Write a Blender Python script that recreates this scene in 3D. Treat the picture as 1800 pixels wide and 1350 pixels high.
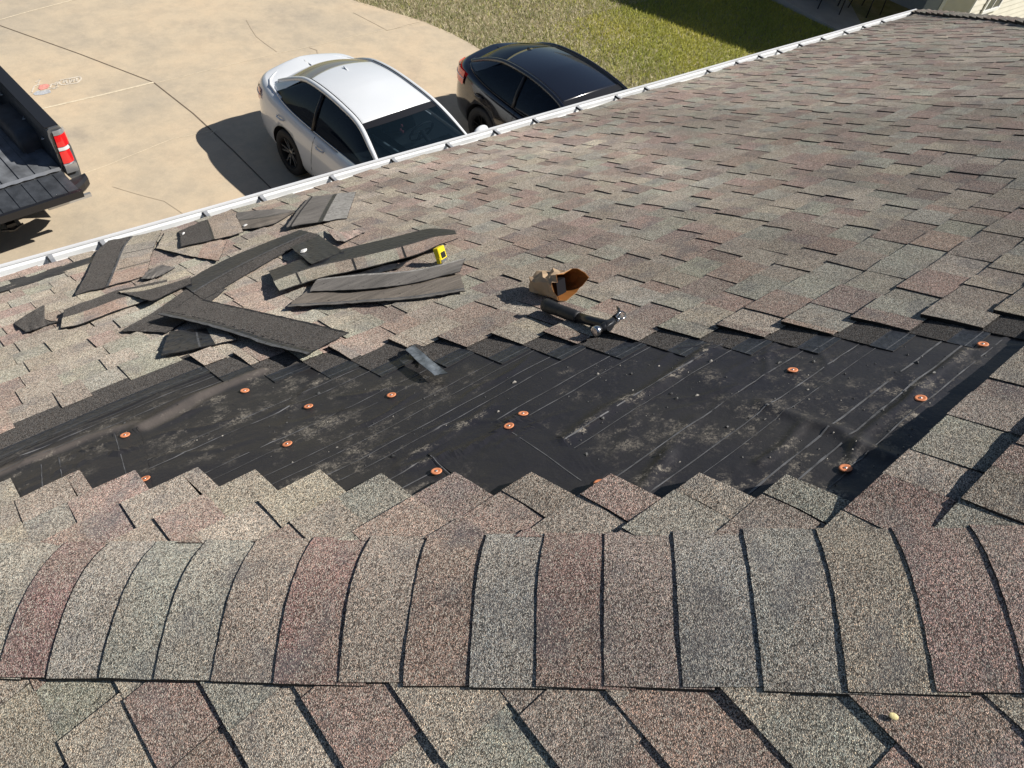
import bpy, bmesh, math, random
import numpy as np
from mathutils import Vector, Matrix

for o in list(bpy.data.objects): bpy.data.objects.remove(o)
scene = bpy.context.scene
rng = random.Random(7)
nrg = np.random.default_rng(11)

# ------------------------------------------------------------------ camera
ZC = 6.72                                    # eye height above the driveway datum
FPX, PW, PH = 1360.0, 1800.0, 1350.0
def rod(w):
    w = np.array(w, float); t = np.linalg.norm(w); k = w/t
    K = np.array([[0,-k[2],k[1]],[k[2],0,-k[0]],[-k[1],k[0],0]])
    return np.eye(3)+math.sin(t)*K+(1-math.cos(t))*K@K
RC = rod((2.33577456, -0.764978883, 0.520655569))    # rows: right, down, forward
cam_data = bpy.data.cameras.new('camera'); cam = bpy.data.objects.new('camera', cam_data)
scene.collection.objects.link(cam); scene.camera = cam
m = Matrix.Identity(4)
for i in range(3):
    m[i][0] = RC[0][i]; m[i][1] = -RC[1][i]; m[i][2] = -RC[2][i]
m[2][3] = ZC
cam.matrix_world = m
cam_data.sensor_width = 36.0; cam_data.lens = 36.0*FPX/PW
cam_data.clip_start = 0.05; cam_data.clip_end = 2000

# ------------------------------------------------------------------ light
SUN = Vector((0.72, -0.62, 1.0)).normalized()
world = bpy.data.worlds.new('World'); scene.world = world; world.use_nodes = True
wn = world.node_tree.nodes; wl = world.node_tree.links
sky = wn.new('ShaderNodeTexSky'); sky.sky_type = 'NISHITA'; sky.sun_disc = False
sky.sun_elevation = math.asin(SUN.z); sky.sun_rotation = math.atan2(SUN.x, SUN.y)
sky.dust_density = 0.6
wl.new(sky.outputs[0], wn['Background'].inputs[0]); wn['Background'].inputs[1].default_value = 0.05
sd = bpy.data.lights.new('sun', 'SUN'); sd.energy = 5.0; sd.angle = math.radians(0.5); sd.color = (1.0, 0.95, 0.875)
so = bpy.data.objects.new('sun', sd); scene.collection.objects.link(so)
so.rotation_euler = SUN.to_track_quat('Z', 'Y').to_euler(); so.location = (10, -5, 20)
scene.view_settings.view_transform = 'Standard'; scene.view_settings.look = 'None'
scene.view_settings.exposure = 0.36; scene.view_settings.gamma = 1

# ------------------------------------------------------------------ helpers
def tag(o, label=None, cat=None, group=None, kind=None):
    if label: o['label'] = label
    if cat: o['category'] = cat
    if group: o['group'] = group
    if kind: o['kind'] = kind
    return o
def empty(name, loc=(0,0,0), label=None, cat=None, group=None, mat=None):
    o = bpy.data.objects.new(name, None); scene.collection.objects.link(o)
    if mat is not None: o.matrix_world = mat
    else: o.location = loc
    o.empty_display_size = 0.1
    return tag(o, label, cat, group)
def link(o, parent=None, world_coords=False):
    scene.collection.objects.link(o)
    if parent is not None:
        o.parent = parent
        if world_coords: o.matrix_parent_inverse = parent_matrix(parent).inverted()
    return o
def parent_matrix(p):
    mm = p.matrix_basis.copy()
    if p.parent is not None: mm = parent_matrix(p.parent) @ p.matrix_parent_inverse @ mm
    return mm

class MB:
    """collects vertices / faces / colours for ONE mesh object"""
    def __init__(s): s.v=[]; s.f=[]; s.m=[]; s.c=[]; s.sm=[]
    def face(s, pts, mi=0, col=(.3,.3,.3), smooth=False):
        b=len(s.v); s.v.extend([tuple(p) for p in pts]); s.f.append(tuple(range(b,b+len(pts))))
        s.m.append(mi); s.c.append(col); s.sm.append(smooth)
    def grid(s, P, mi=0, col=(.3,.3,.3), smooth=True, flip=False, closeu=False):
        # P[i][j]; mi may be a function (i,j)
        n=len(P); k=len(P[0]); b=len(s.v)
        for r in P: s.v.extend([tuple(p) for p in r])
        for i in range(n-1 if not closeu else n):
            for j in range(k-1):
                a=b+i*k+j; d=b+((i+1)%n)*k+j
                q=(a,a+1,d+1,d) if not flip else (a,d,d+1,a+1)
                s.f.append(q); s.m.append(mi(i,j) if callable(mi) else mi)
                s.c.append(col(i,j) if callable(col) else col); s.sm.append(smooth)
    def box(s, lo, hi, mi=0, col=(.3,.3,.3), M=None):
        x0,y0,z0=lo; x1,y1,z1=hi
        p=[Vector(q) for q in ((x0,y0,z0),(x1,y0,z0),(x1,y1,z0),(x0,y1,z0),(x0,y0,z1),(x1,y0,z1),(x1,y1,z1),(x0,y1,z1))]
        if M is not None: p=[M@q for q in p]
        for q in ((0,3,2,1),(4,5,6,7),(0,1,5,4),(1,2,6,5),(2,3,7,6),(3,0,4,7)):
            s.face([p[i] for i in q],mi,col)
    def tube(s, pts, r, n=8, mi=0, cap=True, smooth=True, sx=1.0):
        pts=[Vector(p) for p in pts]; rings=[]
        up=Vector((0,0,1))
        rr = r if isinstance(r,(list,tuple)) else [r]*len(pts)
        pn=None
        for i,p in enumerate(pts):
            t=(pts[min(i+1,len(pts)-1)]-pts[max(i-1,0)]).normalized()
            a=t.cross(up) if pn is None else (pn-t*pn.dot(t))
            if a.length<1e-4: a=t.cross(Vector((1,0,0)))
            a.normalize(); pn=a; b=t.cross(a)
            rings.append([p+(a*math.cos(2*math.pi*k/n)*rr[i]*sx+b*math.sin(2*math.pi*k/n)*rr[i]) for k in range(n)])
        b0=len(s.v)
        for g in rings: s.v.extend([tuple(q) for q in g])
        for i in range(len(rings)-1):
            for k in range(n):
                a=b0+i*n+k; c=b0+i*n+(k+1)%n
                s.f.append((a,c,c+n,a+n)); s.m.append(mi); s.c.append((.3,.3,.3)); s.sm.append(smooth)
        if cap:
            s.f.append(tuple(b0+k for k in range(n))[::-1]); s.m.append(mi); s.c.append((.3,)*3); s.sm.append(False)
            e=b0+(len(rings)-1)*n
            s.f.append(tuple(e+k for k in range(n))); s.m.append(mi); s.c.append((.3,)*3); s.sm.append(False)
    def lathe(s, prof, n=24, M=None, mi=0, smooth=True):
        # prof: (radius, height along local z)
        P=[]
        for k in range(n+1):
            a=2*math.pi*k/n
            row=[Vector((r*math.cos(a),r*math.sin(a),h)) for r,h in prof]
            if M is not None: row=[M@q for q in row]
            P.append(row)
        s.grid(P,mi,smooth=smooth,flip=True)
    def build(s, name, mats, parent=None, world_coords=False, weld=False, color=True):
        me=bpy.data.meshes.new(name); me.from_pydata(s.v,[],s.f)
        if not isinstance(mats,(list,tuple)): mats=[mats]
        for mt in mats: me.materials.append(mt)
        me.polygons.foreach_set('material_index',s.m)
        me.polygons.foreach_set('use_smooth',s.sm)
        if color:
            at=me.attributes.new('tint','FLOAT_COLOR','FACE')
            arr=np.ones((len(s.f),4),'f'); arr[:,:3]=np.array(s.c,'f').reshape(-1,3); at.data.foreach_set('color',arr.ravel())
        if weld:
            bm=bmesh.new(); bm.from_mesh(me); bmesh.ops.remove_doubles(bm,verts=bm.verts,dist=weld if isinstance(weld,float) else 1e-5)
            bm.to_mesh(me); bm.free()
        me.update()
        o=bpy.data.objects.new(name,me)
        return link(o,parent,world_coords)

# ------------------------------------------------------------------ materials
def newmat(name):
    mt=bpy.data.materials.new(name); mt.use_nodes=True; nt=mt.node_tree
    return mt, nt.nodes, nt.links, nt.nodes['Principled BSDF']
def simple(name, col, rough=.5, metal=0., spec=.5, noise=0., nscale=20, bump=0., coat=0., bscale=None):
    mt,n,l,b=newmat(name)
    b.inputs['Base Color'].default_value=(*col,1); b.inputs['Roughness'].default_value=rough
    b.inputs['Metallic'].default_value=metal; b.inputs['Specular IOR Level'].default_value=spec
    b.inputs['Coat Weight'].default_value=coat; b.inputs['Coat Roughness'].default_value=.04
    if noise or bump:
        tc=n.new('ShaderNodeTexCoord'); nz=n.new('ShaderNodeTexNoise'); nz.inputs['Scale'].default_value=nscale; nz.inputs['Detail'].default_value=6
        l.new(tc.outputs['Object'],nz.inputs['Vector'])
        if noise:
            mr=n.new('ShaderNodeMapRange'); mr.inputs['From Min'].default_value=.3; mr.inputs['From Max'].default_value=.7
            mr.inputs['To Min'].default_value=1-noise; mr.inputs['To Max'].default_value=1+noise*.6; l.new(nz.outputs['Fac'],mr.inputs['Value'])
            mx=n.new('ShaderNodeVectorMath'); mx.operation='SCALE'; mx.inputs[0].default_value=col; l.new(mr.outputs[0],mx.inputs['Scale'])
            l.new(mx.outputs[0],b.inputs['Base Color'])
        if bump:
            bp=n.new('ShaderNodeBump'); bp.inputs['Strength'].default_value=bump; bp.inputs['Distance'].default_value=.01
            if bscale:
                n2=n.new('ShaderNodeTexNoise'); n2.inputs['Scale'].default_value=bscale; n2.inputs['Detail'].default_value=4
                l.new(tc.outputs['Object'],n2.inputs['Vector']); l.new(n2.outputs['Fac'],bp.inputs['Height'])
            else: l.new(nz.outputs['Fac'],bp.inputs['Height'])
            l.new(bp.outputs['Normal'],b.inputs['Normal'])
    return mt

def granule_mat(name, contrast=1.0, stain=True, base=None, gscale=500):
    """mineral granules on asphalt: per-tab tint from the mesh, grain from voronoi cells"""
    mt,n,l,b=newmat(name)
    b.inputs['Roughness'].default_value=.9; b.inputs['Specular IOR Level'].default_value=.2; b.inputs['Diffuse Roughness'].default_value=1.0
    tc=n.new('ShaderNodeTexCoord')
    vo=n.new('ShaderNodeTexVoronoi'); vo.inputs['Scale'].default_value=gscale; l.new(tc.outputs['Object'],vo.inputs['Vector'])
    sep=n.new('ShaderNodeSeparateColor'); l.new(vo.outputs['Color'],sep.inputs[0])
    cr=n.new('ShaderNodeValToRGB'); e=cr.color_ramp.elements
    lo=max(0.0,1-.80*contrast); hi=1+.95*contrast
    e[0].position=0; e[0].color=(lo*.9,lo*.9,lo*.95,1); e[1].position=1; e[1].color=(hi,hi,hi*.97,1)
    x=e.new(.22); k=max(0,1-.55*contrast); x.color=(k,k,k,1); x=e.new(.55); x.color=(1,1,1,1); x=e.new(.85); k=1+.38*contrast; x.color=(k,k,k,1)
    l.new(sep.outputs[0],cr.inputs[0])
    n2=n.new('ShaderNodeTexNoise'); n2.inputs['Scale'].default_value=110; n2.inputs['Detail'].default_value=3; l.new(tc.outputs['Object'],n2.inputs['Vector'])
    r2=n.new('ShaderNodeMapRange'); r2.inputs['From Min'].default_value=.25; r2.inputs['From Max'].default_value=.75; r2.inputs['To Min'].default_value=.74; r2.inputs['To Max'].default_value=1.26
    l.new(n2.outputs['Fac'],r2.inputs['Value'])
    if base is None:
        at=n.new('ShaderNodeAttribute'); at.attribute_name='tint'; src=at.outputs['Color']
        # blends inside a tab between the two mineral mixes
        n3=n.new('ShaderNodeTexNoise'); n3.inputs['Scale'].default_value=7; n3.inputs['Detail'].default_value=2; l.new(tc.outputs['Object'],n3.inputs['Vector'])
        r3=n.new('ShaderNodeMapRange'); r3.inputs['From Min'].default_value=.45; r3.inputs['From Max'].default_value=.68; r3.inputs['To Max'].default_value=.55; l.new(n3.outputs['Fac'],r3.inputs['Value'])
        mxc=n.new('ShaderNodeMix'); mxc.data_type='RGBA'; l.new(r3.outputs[0],mxc.inputs['Factor']); l.new(src,mxc.inputs[6]); mxc.inputs[7].default_value=(.47,.40,.335,1)
        src=mxc.outputs[2]
    else:
        rg=n.new('ShaderNodeRGB'); rg.outputs[0].default_value=(*base,1); src=rg.outputs[0]
    a=n.new('ShaderNodeVectorMath'); a.operation='MULTIPLY'; l.new(src,a.inputs[0]); l.new(cr.outputs['Color'],a.inputs[1])
    c=n.new('ShaderNodeVectorMath'); c.operation='SCALE'; l.new(a.outputs[0],c.inputs[0]); l.new(r2.outputs[0],c.inputs['Scale'])
    dr=n.new('ShaderNodeMapRange'); dr.inputs['From Min'].default_value=.38; dr.inputs['From Max'].default_value=.72; dr.inputs['To Min'].default_value=1.08; dr.inputs['To Max'].default_value=.42; l.new(vo.outputs['Distance'],dr.inputs['Value'])
    c2=n.new('ShaderNodeVectorMath'); c2.operation='SCALE'; l.new(c.outputs[0],c2.inputs[0]); l.new(dr.outputs[0],c2.inputs['Scale'])
    hu=n.new('ShaderNodeMix'); hu.data_type='RGBA'; l.new(sep.outputs[2],hu.inputs['Factor']); hu.inputs[6].default_value=(1.10,.985,.91,1); hu.inputs[7].default_value=(.93,1.01,1.06,1)
    c3=n.new('ShaderNodeVectorMath'); c3.operation='MULTIPLY'; l.new(c2.outputs[0],c3.inputs[0]); l.new(hu.outputs[2],c3.inputs[1])
    last=c3.outputs[0]
    if stain:
        n5=n.new('ShaderNodeTexNoise'); n5.inputs['Scale'].default_value=10; n5.inputs['Detail'].default_value=4; l.new(tc.outputs['Object'],n5.inputs['Vector'])
        r5=n.new('ShaderNodeMapRange'); r5.inputs['From Min'].default_value=.52; r5.inputs['From Max'].default_value=.72; r5.inputs['To Max'].default_value=.55; l.new(n5.outputs['Fac'],r5.inputs['Value'])
        m5=n.new('ShaderNodeMix'); m5.data_type='RGBA'; l.new(r5.outputs[0],m5.inputs['Factor']); l.new(last,m5.inputs[6]); m5.inputs[7].default_value=(.175,.17,.18,1); last=m5.outputs[2]
    if stain:
        n4=n.new('ShaderNodeTexNoise'); n4.inputs['Scale'].default_value=1.7; n4.inputs['Detail'].default_value=5; n4.inputs['Roughness'].default_value=.65; l.new(tc.outputs['Object'],n4.inputs['Vector'])
        r4=n.new('ShaderNodeMapRange'); r4.inputs['From Min'].default_value=.32; r4.inputs['From Max'].default_value=.6; r4.inputs['To Min'].default_value=.80; r4.inputs['To Max'].default_value=1.05; l.new(n4.outputs['Fac'],r4.inputs['Value'])
        mp=n.new('ShaderNodeMapping'); mp.inputs['Scale'].default_value=(.62,.16,.3); l.new(tc.outputs['Object'],mp.inputs['Vector'])
        n6=n.new('ShaderNodeTexNoise'); n6.inputs['Scale'].default_value=1.0; n6.inputs['Detail'].default_value=4; l.new(mp.outputs[0],n6.inputs['Vector'])
        r6=n.new('ShaderNodeMapRange'); r6.inputs['From Min'].default_value=.42; r6.inputs['From Max'].default_value=.56; r6.inputs['To Min'].default_value=.80; r6.inputs['To Max'].default_value=1.14; l.new(n6.outputs['Fac'],r6.inputs['Value'])
        d6=n.new('ShaderNodeVectorMath'); d6.operation='SCALE'; l.new(last,d6.inputs[0]); l.new(r6.outputs[0],d6.inputs['Scale']); last=d6.outputs[0]
        d=n.new('ShaderNodeVectorMath'); d.operation='SCALE'; l.new(last,d.inputs[0]); l.new(r4.outputs[0],d.inputs['Scale']); last=d.outputs[0]
    # a few colour-flecked grains
    fl=n.new('ShaderNodeMath'); fl.operation='GREATER_THAN'; fl.inputs[1].default_value=.86; l.new(sep.outputs[1],fl.inputs[0])
    fm=n.new('ShaderNodeMath'); fm.operation='MULTIPLY'; fm.inputs[1].default_value=.55*contrast; l.new(fl.outputs[0],fm.inputs[0])
    mx=n.new('ShaderNodeMix'); mx.data_type='RGBA'; l.new(fm.outputs[0],mx.inputs['Factor']); l.new(last,mx.inputs[6]); mx.inputs[7].default_value=(.70,.66,.56,1) if base is None else (.2,.2,.2,1)
    l.new(mx.outputs[2],b.inputs['Base Color'])
    bp=n.new('ShaderNodeBump'); bp.inputs['Strength'].default_value=.8; bp.inputs['Distance'].default_value=.0022; bp.invert=True
    l.new(vo.outputs['Distance'],bp.inputs['Height']); l.new(bp.outputs['Normal'],b.inputs['Normal'])
    return mt

M_SH = granule_mat('asphalt_shingle_granules')
M_EDGE = simple('asphalt_cut_edge',(.012,.012,.014),.85,bump=.3,nscale=200)
M_HEAD = granule_mat('dark_headlap_granules',1.0,False,(.098,.090,.084))
M_TAR = simple('sealant_tar_strip',(.028,.030,.036),.42,noise=.5,nscale=60,bump=.4)
M_TARLINE = simple('chalky_release_line',(.10,.103,.11),.6,noise=.6,nscale=90)

def felt_material():
    mt,n,l,b=newmat('black_roofing_felt')
    b.inputs['Roughness'].default_value=.5; b.inputs['Specular IOR Level'].default_value=.42
    tc=n.new('ShaderNodeTexCoord')
    at=n.new('ShaderNodeAttribute'); at.attribute_name='dust'
    def nz(s,d=5,r=.6,v=None):
        k=n.new('ShaderNodeTexNoise'); k.inputs['Scale'].default_value=s; k.inputs['Detail'].default_value=d; k.inputs['Roughness'].default_value=r
        l.new(v or tc.outputs['Object'],k.inputs['Vector']); return k.outputs['Fac']
    def mr(v,a,c,d=0,e=1):
        k=n.new('ShaderNodeMapRange'); k.inputs['From Min'].default_value=a; k.inputs['From Max'].default_value=c; k.inputs['To Min'].default_value=d; k.inputs['To Max'].default_value=e
        l.new(v,k.inputs['Value']); return k.outputs[0]
    def op(o,a,c):
        k=n.new('ShaderNodeMath'); k.operation=o
        for i,q in enumerate((a,c)):
            if isinstance(q,(int,float)): k.inputs[i].default_value=q
            else: l.new(q,k.inputs[i])
        return k.outputs[0]
    patchy=mr(nz(4.5,8,.72),.52,.72)
    fine=mr(nz(95,6,.75),.50,.64)
    d1=op('MULTIPLY',patchy,fine)
    streak=mr(nz(26,9,.78),.50,.57)
    d2=op('MULTIPLY',at.outputs['Fac'],op('MULTIPLY',streak,mr(nz(150,4,.8),.42,.60)))
    wisps=op('MULTIPLY',op('MULTIPLY',mr(nz(9,10,.8),.53,.59),mr(nz(150,4,.8),.42,.62)),mr(nz(2.2,3),.45,.6))
    dust=op('MINIMUM',op('ADD',op('ADD',op('MULTIPLY',d1,.30),op('MULTIPLY',wisps,.85)),op('MULTIPLY',d2,2.2)),1.0)
    film=mr(nz(2.2,4),.35,.7)
    base=n.new('ShaderNodeMix'); base.data_type='RGBA'; l.new(film,base.inputs['Factor']); base.inputs[6].default_value=(.021,.020,.025,1); base.inputs[7].default_value=(.037,.034,.032,1)
    af=n.new('ShaderNodeAttribute'); af.attribute_name='film'
    bf=n.new('ShaderNodeMix'); bf.data_type='RGBA'; l.new(op('MULTIPLY',af.outputs['Fac'],mr(nz(11,6),.2,.55,.45,1)),bf.inputs['Factor']); l.new(base.outputs[2],bf.inputs[6]); bf.inputs[7].default_value=(.118,.100,.088,1)
    mx=n.new('ShaderNodeMix'); mx.data_type='RGBA'; l.new(dust,mx.inputs['Factor']); l.new(bf.outputs[2],mx.inputs[6]); mx.inputs[7].default_value=(.31,.275,.225,1)
    l.new(mx.outputs[2],b.inputs['Base Color'])
    l.new(mr(dust,0,.6,.47,.9),b.inputs['Roughness'])
    bp=n.new('ShaderNodeBump'); bp.inputs['Strength'].default_value=.5; bp.inputs['Distance'].default_value=.006; l.new(nz(24,6,.62),bp.inputs['Height']); l.new(bp.outputs['Normal'],b.inputs['Normal'])
    return mt
M_FELT = felt_material()
M_FLINE = simple('grey_printed_line',(.13,.13,.135),.7,noise=.7,nscale=25)

def back_mat(name, c1, c2, sc=(6,60,6)):
    mt,n,l,b=newmat(name); b.inputs['Roughness'].default_value=.85
    tc=n.new('ShaderNodeTexCoord'); mp=n.new('ShaderNodeMapping'); mp.inputs['Scale'].default_value=sc; l.new(tc.outputs['Object'],mp.inputs['Vector'])
    nz=n.new('ShaderNodeTexNoise'); nz.inputs['Scale'].default_value=1; nz.inputs['Detail'].default_value=7; nz.inputs['Roughness'].default_value=.7; l.new(mp.outputs[0],nz.inputs['Vector'])
    r=n.new('ShaderNodeMapRange'); r.inputs['From Min'].default_value=.3; r.inputs['From Max'].default_value=.68; l.new(nz.outputs['Fac'],r.inputs['Value'])
    n2=n.new('ShaderNodeTexNoise'); n2.inputs['Scale'].default_value=240; n2.inputs['Detail'].default_value=2; l.new(tc.outputs['Object'],n2.inputs['Vector'])
    ad=n.new('ShaderNodeMath'); ad.operation='MULTIPLY_ADD'; l.new(n2.outputs['Fac'],ad.inputs[0]); ad.inputs[1].default_value=1.2; ad.inputs[2].default_value=-.6
    sm=n.new('ShaderNodeMath'); sm.operation='ADD'; sm.use_clamp=True; l.new(r.outputs[0],sm.inputs[0]); l.new(ad.outputs[0],sm.inputs[1])
    mx=n.new('ShaderNodeMix'); mx.data_type='RGBA'; l.new(sm.outputs[0],mx.inputs['Factor']); mx.inputs[6].default_value=(*c1,1); mx.inputs[7].default_value=(*c2,1); l.new(mx.outputs[2],b.inputs['Base Color'])
    bp=n.new('ShaderNodeBump'); bp.inputs['Strength'].default_value=.4; bp.inputs['Distance'].default_value=.003; l.new(sm.outputs[0],bp.inputs['Height']); l.new(bp.outputs['Normal'],b.inputs['Normal'])
    return mt
M_BACK = back_mat('shingle_underside_brown',(.105,.088,.072),(.25,.212,.175))
M_BACKG = back_mat('shingle_underside_grey',(.095,.086,.078),(.225,.205,.185),(5,34,5))
M_BACKW = back_mat('shingle_underside_pale',(.17,.16,.145),(.43,.41,.38),(45,45,45))

# ------------------------------------------------------------------ roof frames
PITCH = math.radians(26.57); CP, SP = math.cos(PITCH), math.sin(PITCH)
DM, DS = 0.978, 1.42                          # eye to the street-side slope, eye to the hip-side slope
C0 = np.array([0,0,ZC])
EX=np.array([1.,0,0]); UD=np.array([0,CP,-SP]); NM=np.array([0,SP,CP])
EY=np.array([0,1.,0]); VU=np.array([CP,0,SP]); NS=np.array([-SP,0,CP])
def PM(x,u,h=0.): return C0+EX*x+UD*u+NM*(h-DM)
def PML(x,u,h=0.):                            # a lifted tab: stays over the place it was seen at
    k=1-max(0.,h-.014)/DM; return PM(x*k,u*k,h)
def PS(y,v,h=0.): return C0+EY*y+VU*v+NS*(h-DS)      # v grows up the slope
def ray(px,py): return RC.T@np.array([(px-900)/FPX,(py-675)/FPX,1])
def MU(px,py,h=0.):                            # a point of the photo laid on the street-side slope
    r=ray(px,py); X=r*(-(DM-h)/(NM@r)); return X[0], float(X@UD)
GN=np.array([-.045,.045,1.0]); GC=-6.72+.405-.252
def gz(x,y): return 0.045*x-0.045*y+GC+ZC      # height of the sloping yard
def G(px,py,h=0.):
    r=ray(px,py); X=r*((GC+h)/(GN@r)); return np.array([X[0],X[1],X[2]+ZC])
UE = 4.53                                      # eave, measured down the slope
def hip_x(u): return .575+(.951-u)*CP          # near hip on the street-side slope
def far_x(u): return 10.05-(UE-u)*CP
URIDGE=-1.75
_ph=[(rng.uniform(.6,3.2),rng.uniform(-1.6,1.6),rng.uniform(0,6.28),rng.uniform(.0008,.0024)) for _ in range(9)]
def und(x,u):
    s=0.
    for a,b,c,d in _ph: s+=d*math.sin(a*x*2+b*u*2+c)
    return s+.004*math.sin(x*5.2+.4*math.sin(u*1.3))

TINTS=[((.62,.55,.455),.25),((.545,.53,.45),.21),((.56,.42,.36),.21),((.43,.335,.295),.14),((.53,.455,.385),.19)]
def tint(r=None):
    r=r or rng; t=r.random(); a=0
    for c,w in TINTS:
        a+=w
        if t<a: break
    k=r.uniform(.88,1.1); return (c[0]*k,c[1]*k*r.uniform(.98,1.02),c[2]*k*r.uniform(.96,1.03))

def clip(poly,f):
    out=[]
    for i in range(len(poly)):
        a,b=poly[i],poly[(i+1)%len(poly)]; fa,fb=f(a),f(b)
        if fa>=0: out.append(a)
        if fa*fb<0:
            t=fa/(fa-fb); out.append((a[0]+(b[0]-a[0])*t,a[1]+(b[1]-a[1])*t))
    return out
def seg_prism(mb,P,H,x0,x1,u0,u1,col,clips,nx,nu,bot=-.004,edge=1,top=0,skew=0.):
    """a tab of shingle: top grid plus cut edges; clipped along hips"""
    rect=[(x0,u0),(x1,u0),(x1,u1),(x0,u1)]
    inside=all(f(p)>=0 for f in clips for p in rect)
    if inside:
        xs=[x0+(x1-x0)*i/nx for i in range(nx+1)]; us=[u0+(u1-u0)*j/nu for j in range(nu+1)]
        T=[[P(x+skew*(u-u1),u,H(x,u)) for u in us] for x in xs]
        mb.grid(T,top,col,True,flip=(P is not PS))
        def wall(pts):
            for (a,b) in zip(pts[:-1],pts[1:]):
                mb.face([P(a[0],a[1],H(*a)),P(b[0],b[1],H(*b)),P(b[0],b[1],bot),P(a[0],a[1],bot)],edge,(.02,.02,.02))
        wall([(x,u1) for x in xs]); wall([(x0+skew*(u-u1),u) for u in us]); wall([(x1+skew*(u-u1),u) for u in us])
    else:
        pl=rect
        for f in clips:
            pl=clip(pl,f)
            if len(pl)<3: return
        mb.face([P(x,u,H(x,u)) for x,u in pl],top,col)
        for a,b in zip(pl,pl[1:]+pl[:1]):
            mb.face([P(a[0],a[1],H(*a)),P(b[0],b[1],H(*b)),P(b[0],b[1],bot),P(a[0],a[1],bot)],edge,(.02,.02,.02))

# courses of the street-side slope: U = how far down the slope each butt edge lies
UT={-4:.578,-3:.718,-2:.857,-1:1.0,0:1.14,1:1.28,2:1.415,3:1.55,4:1.685,5:1.82,6:1.95,7:2.08,8:2.205,9:2.33,10:2.457,11:2.577}
k=12; uu=2.577
while uu<UE-.06: uu+=.1303; UT[k]=uu; k+=1
JMAX=k-1; UT[JMAX]=UE
k=-5; uu=.578
while uu>URIDGE: uu-=.143; UT[k]=uu; k-=1
JMIN=k+1
FARCUT={11:.59,10:.695,9:.818,8:.92,7:1.07,6:1.176,5:1.29,4:1.39,3:1.50,2:1.606,1:1.709,0:1.824,-1:1.949,-2:2.06,-3:2.181}
NEARCUT={11:-.39,10:-.26,9:-.14,8:-.018,7:.125,6:.228,5:.345,4:.44,3:.547,2:.644,1:.750,0:.86,-1:.965,-2:1.083,-3:1.186}

house = empty('house',(4,0,0),'house whose hipped tan and red shingle roof has a stripped black patch','house')

def lift_M(j,x,u):
    ub=UT[j]; e=UT[j]-UT[j-1] if j-1 in UT else .14
    s=max(0.,min(1.2,1-(ub-u)/.30))               # 1 at the butt edge
    L=0.
    if j in FARCUT:
        d=x-FARCUT[j]
        if d>=0: L+=(.007+.003*math.sin(j*2.3))*math.exp(-(d/.14)**2)*s
    if j in NEARCUT:
        d=NEARCUT[j]-x
        if d>=0:
            amp={-3:.020,-2:.026,-1:.026,0:.022,1:.018,2:.015,3:.012}.get(j,.006)
            L+=amp*math.exp(-(d/.10)**2)*(.35+.65*s)
    if j==-4: L+=.046*math.exp(-((x-1.42)/.30)**2)*s**1.6+.022*math.exp(-((x-2.1)/.45)**2)*s
    if j==-5: L+=.030*math.exp(-((x-1.60)/.40)**2)*s+.010*math.exp(-((x-1.5)/.35)**2)
    if -9<j<6: L+=.0035*s*math.exp(-((x-.9)/1.3)**2)
    if j in (-6,-7): L+=.006*math.exp(-((x-1.9)/.5)**2)*s
    return L*max(0.,min(1.,(x-hip_x(u)-.14)/.22))

def build_main_roof():
    mb=MB(); r=random.Random(21)
    for j in range(JMIN,JMAX+1):
        u1=UT[j]; u0=UT[j-1] if (j-1) in UT else u1-.143
        xa=hip_x(u1)-.05; xb=far_x(u1)+.05
        if j<=-4 or j>=-8: pass
        x=xa-r.random()*.2; raised=r.random()<.5
        segs=[]
        while x<xb:
            w=r.uniform(.085,.185) if raised else r.uniform(.07,.165)
            segs.append([x,x+w,raised]); x+=w
            raised=not raised if r.random()<.95 else raised
        # cut ends at the hole
        out=[]
        for a,b,rs in segs:
            if j in FARCUT:
                n_,f_=NEARCUT[j],FARCUT[j]
                if b<=n_ or a>=f_: out.append((a,b,rs))
                else:
                    if a<n_: out.append((a,n_,rs if n_-a>.03 else rs))
                    if b>f_: out.append((f_,b,True))
            else: out.append((a,b,rs))
        clips=[lambda p:(p[0]-hip_x(p[1])-.160),lambda p:(far_x(p[1])-.01-p[0])]
        nearish=True
        for a,b,rs in out:
            if b-a<.012: continue
            col=tint(r); dist=abs(a-1)+abs(u1-1.2)
            jit=r.uniform(-.0008,.0012); tr=.0036 if rs else 0
            warp=r.uniform(-.002,.003) if rs else r.uniform(-.0005,.0008); cx=(a+b)/2; hw=(b-a)/2+1e-6
            dj=r.uniform(-.003,.003)
            def H(x_,u_,j=j,u0=u0,u1=u1,tr=tr,jit=jit,warp=warp,cx=cx,hw=hw):
                t=(u1-u_)/(u1-u0)
                return und(x_,u_)+.0098-.0068*t+tr+jit+warp*((x_-cx)/hw)*(1-t)+lift_M(j,x_,u_)
            big=2 if dist<3 else 1
            # the sheet continues under the course above
            ext=.022
            seg_prism(mb,PML if j in (-4,-5,-6) or j in NEARCUT else PM,H,a,b,u0-ext,u1+dj*(1 if rs else .3),col,clips,3 if dist<3.2 else 1,2 if dist<3.2 else 1,bot=und(cx,u1)-.002 if j not in(-4,) else 0.0,skew=r.uniform(-.03,.03) if rs else 0)
    o=mb.build('street_side_roof_slope',[M_SH,M_EDGE],house,True)
    return o
build_main_roof()

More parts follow.
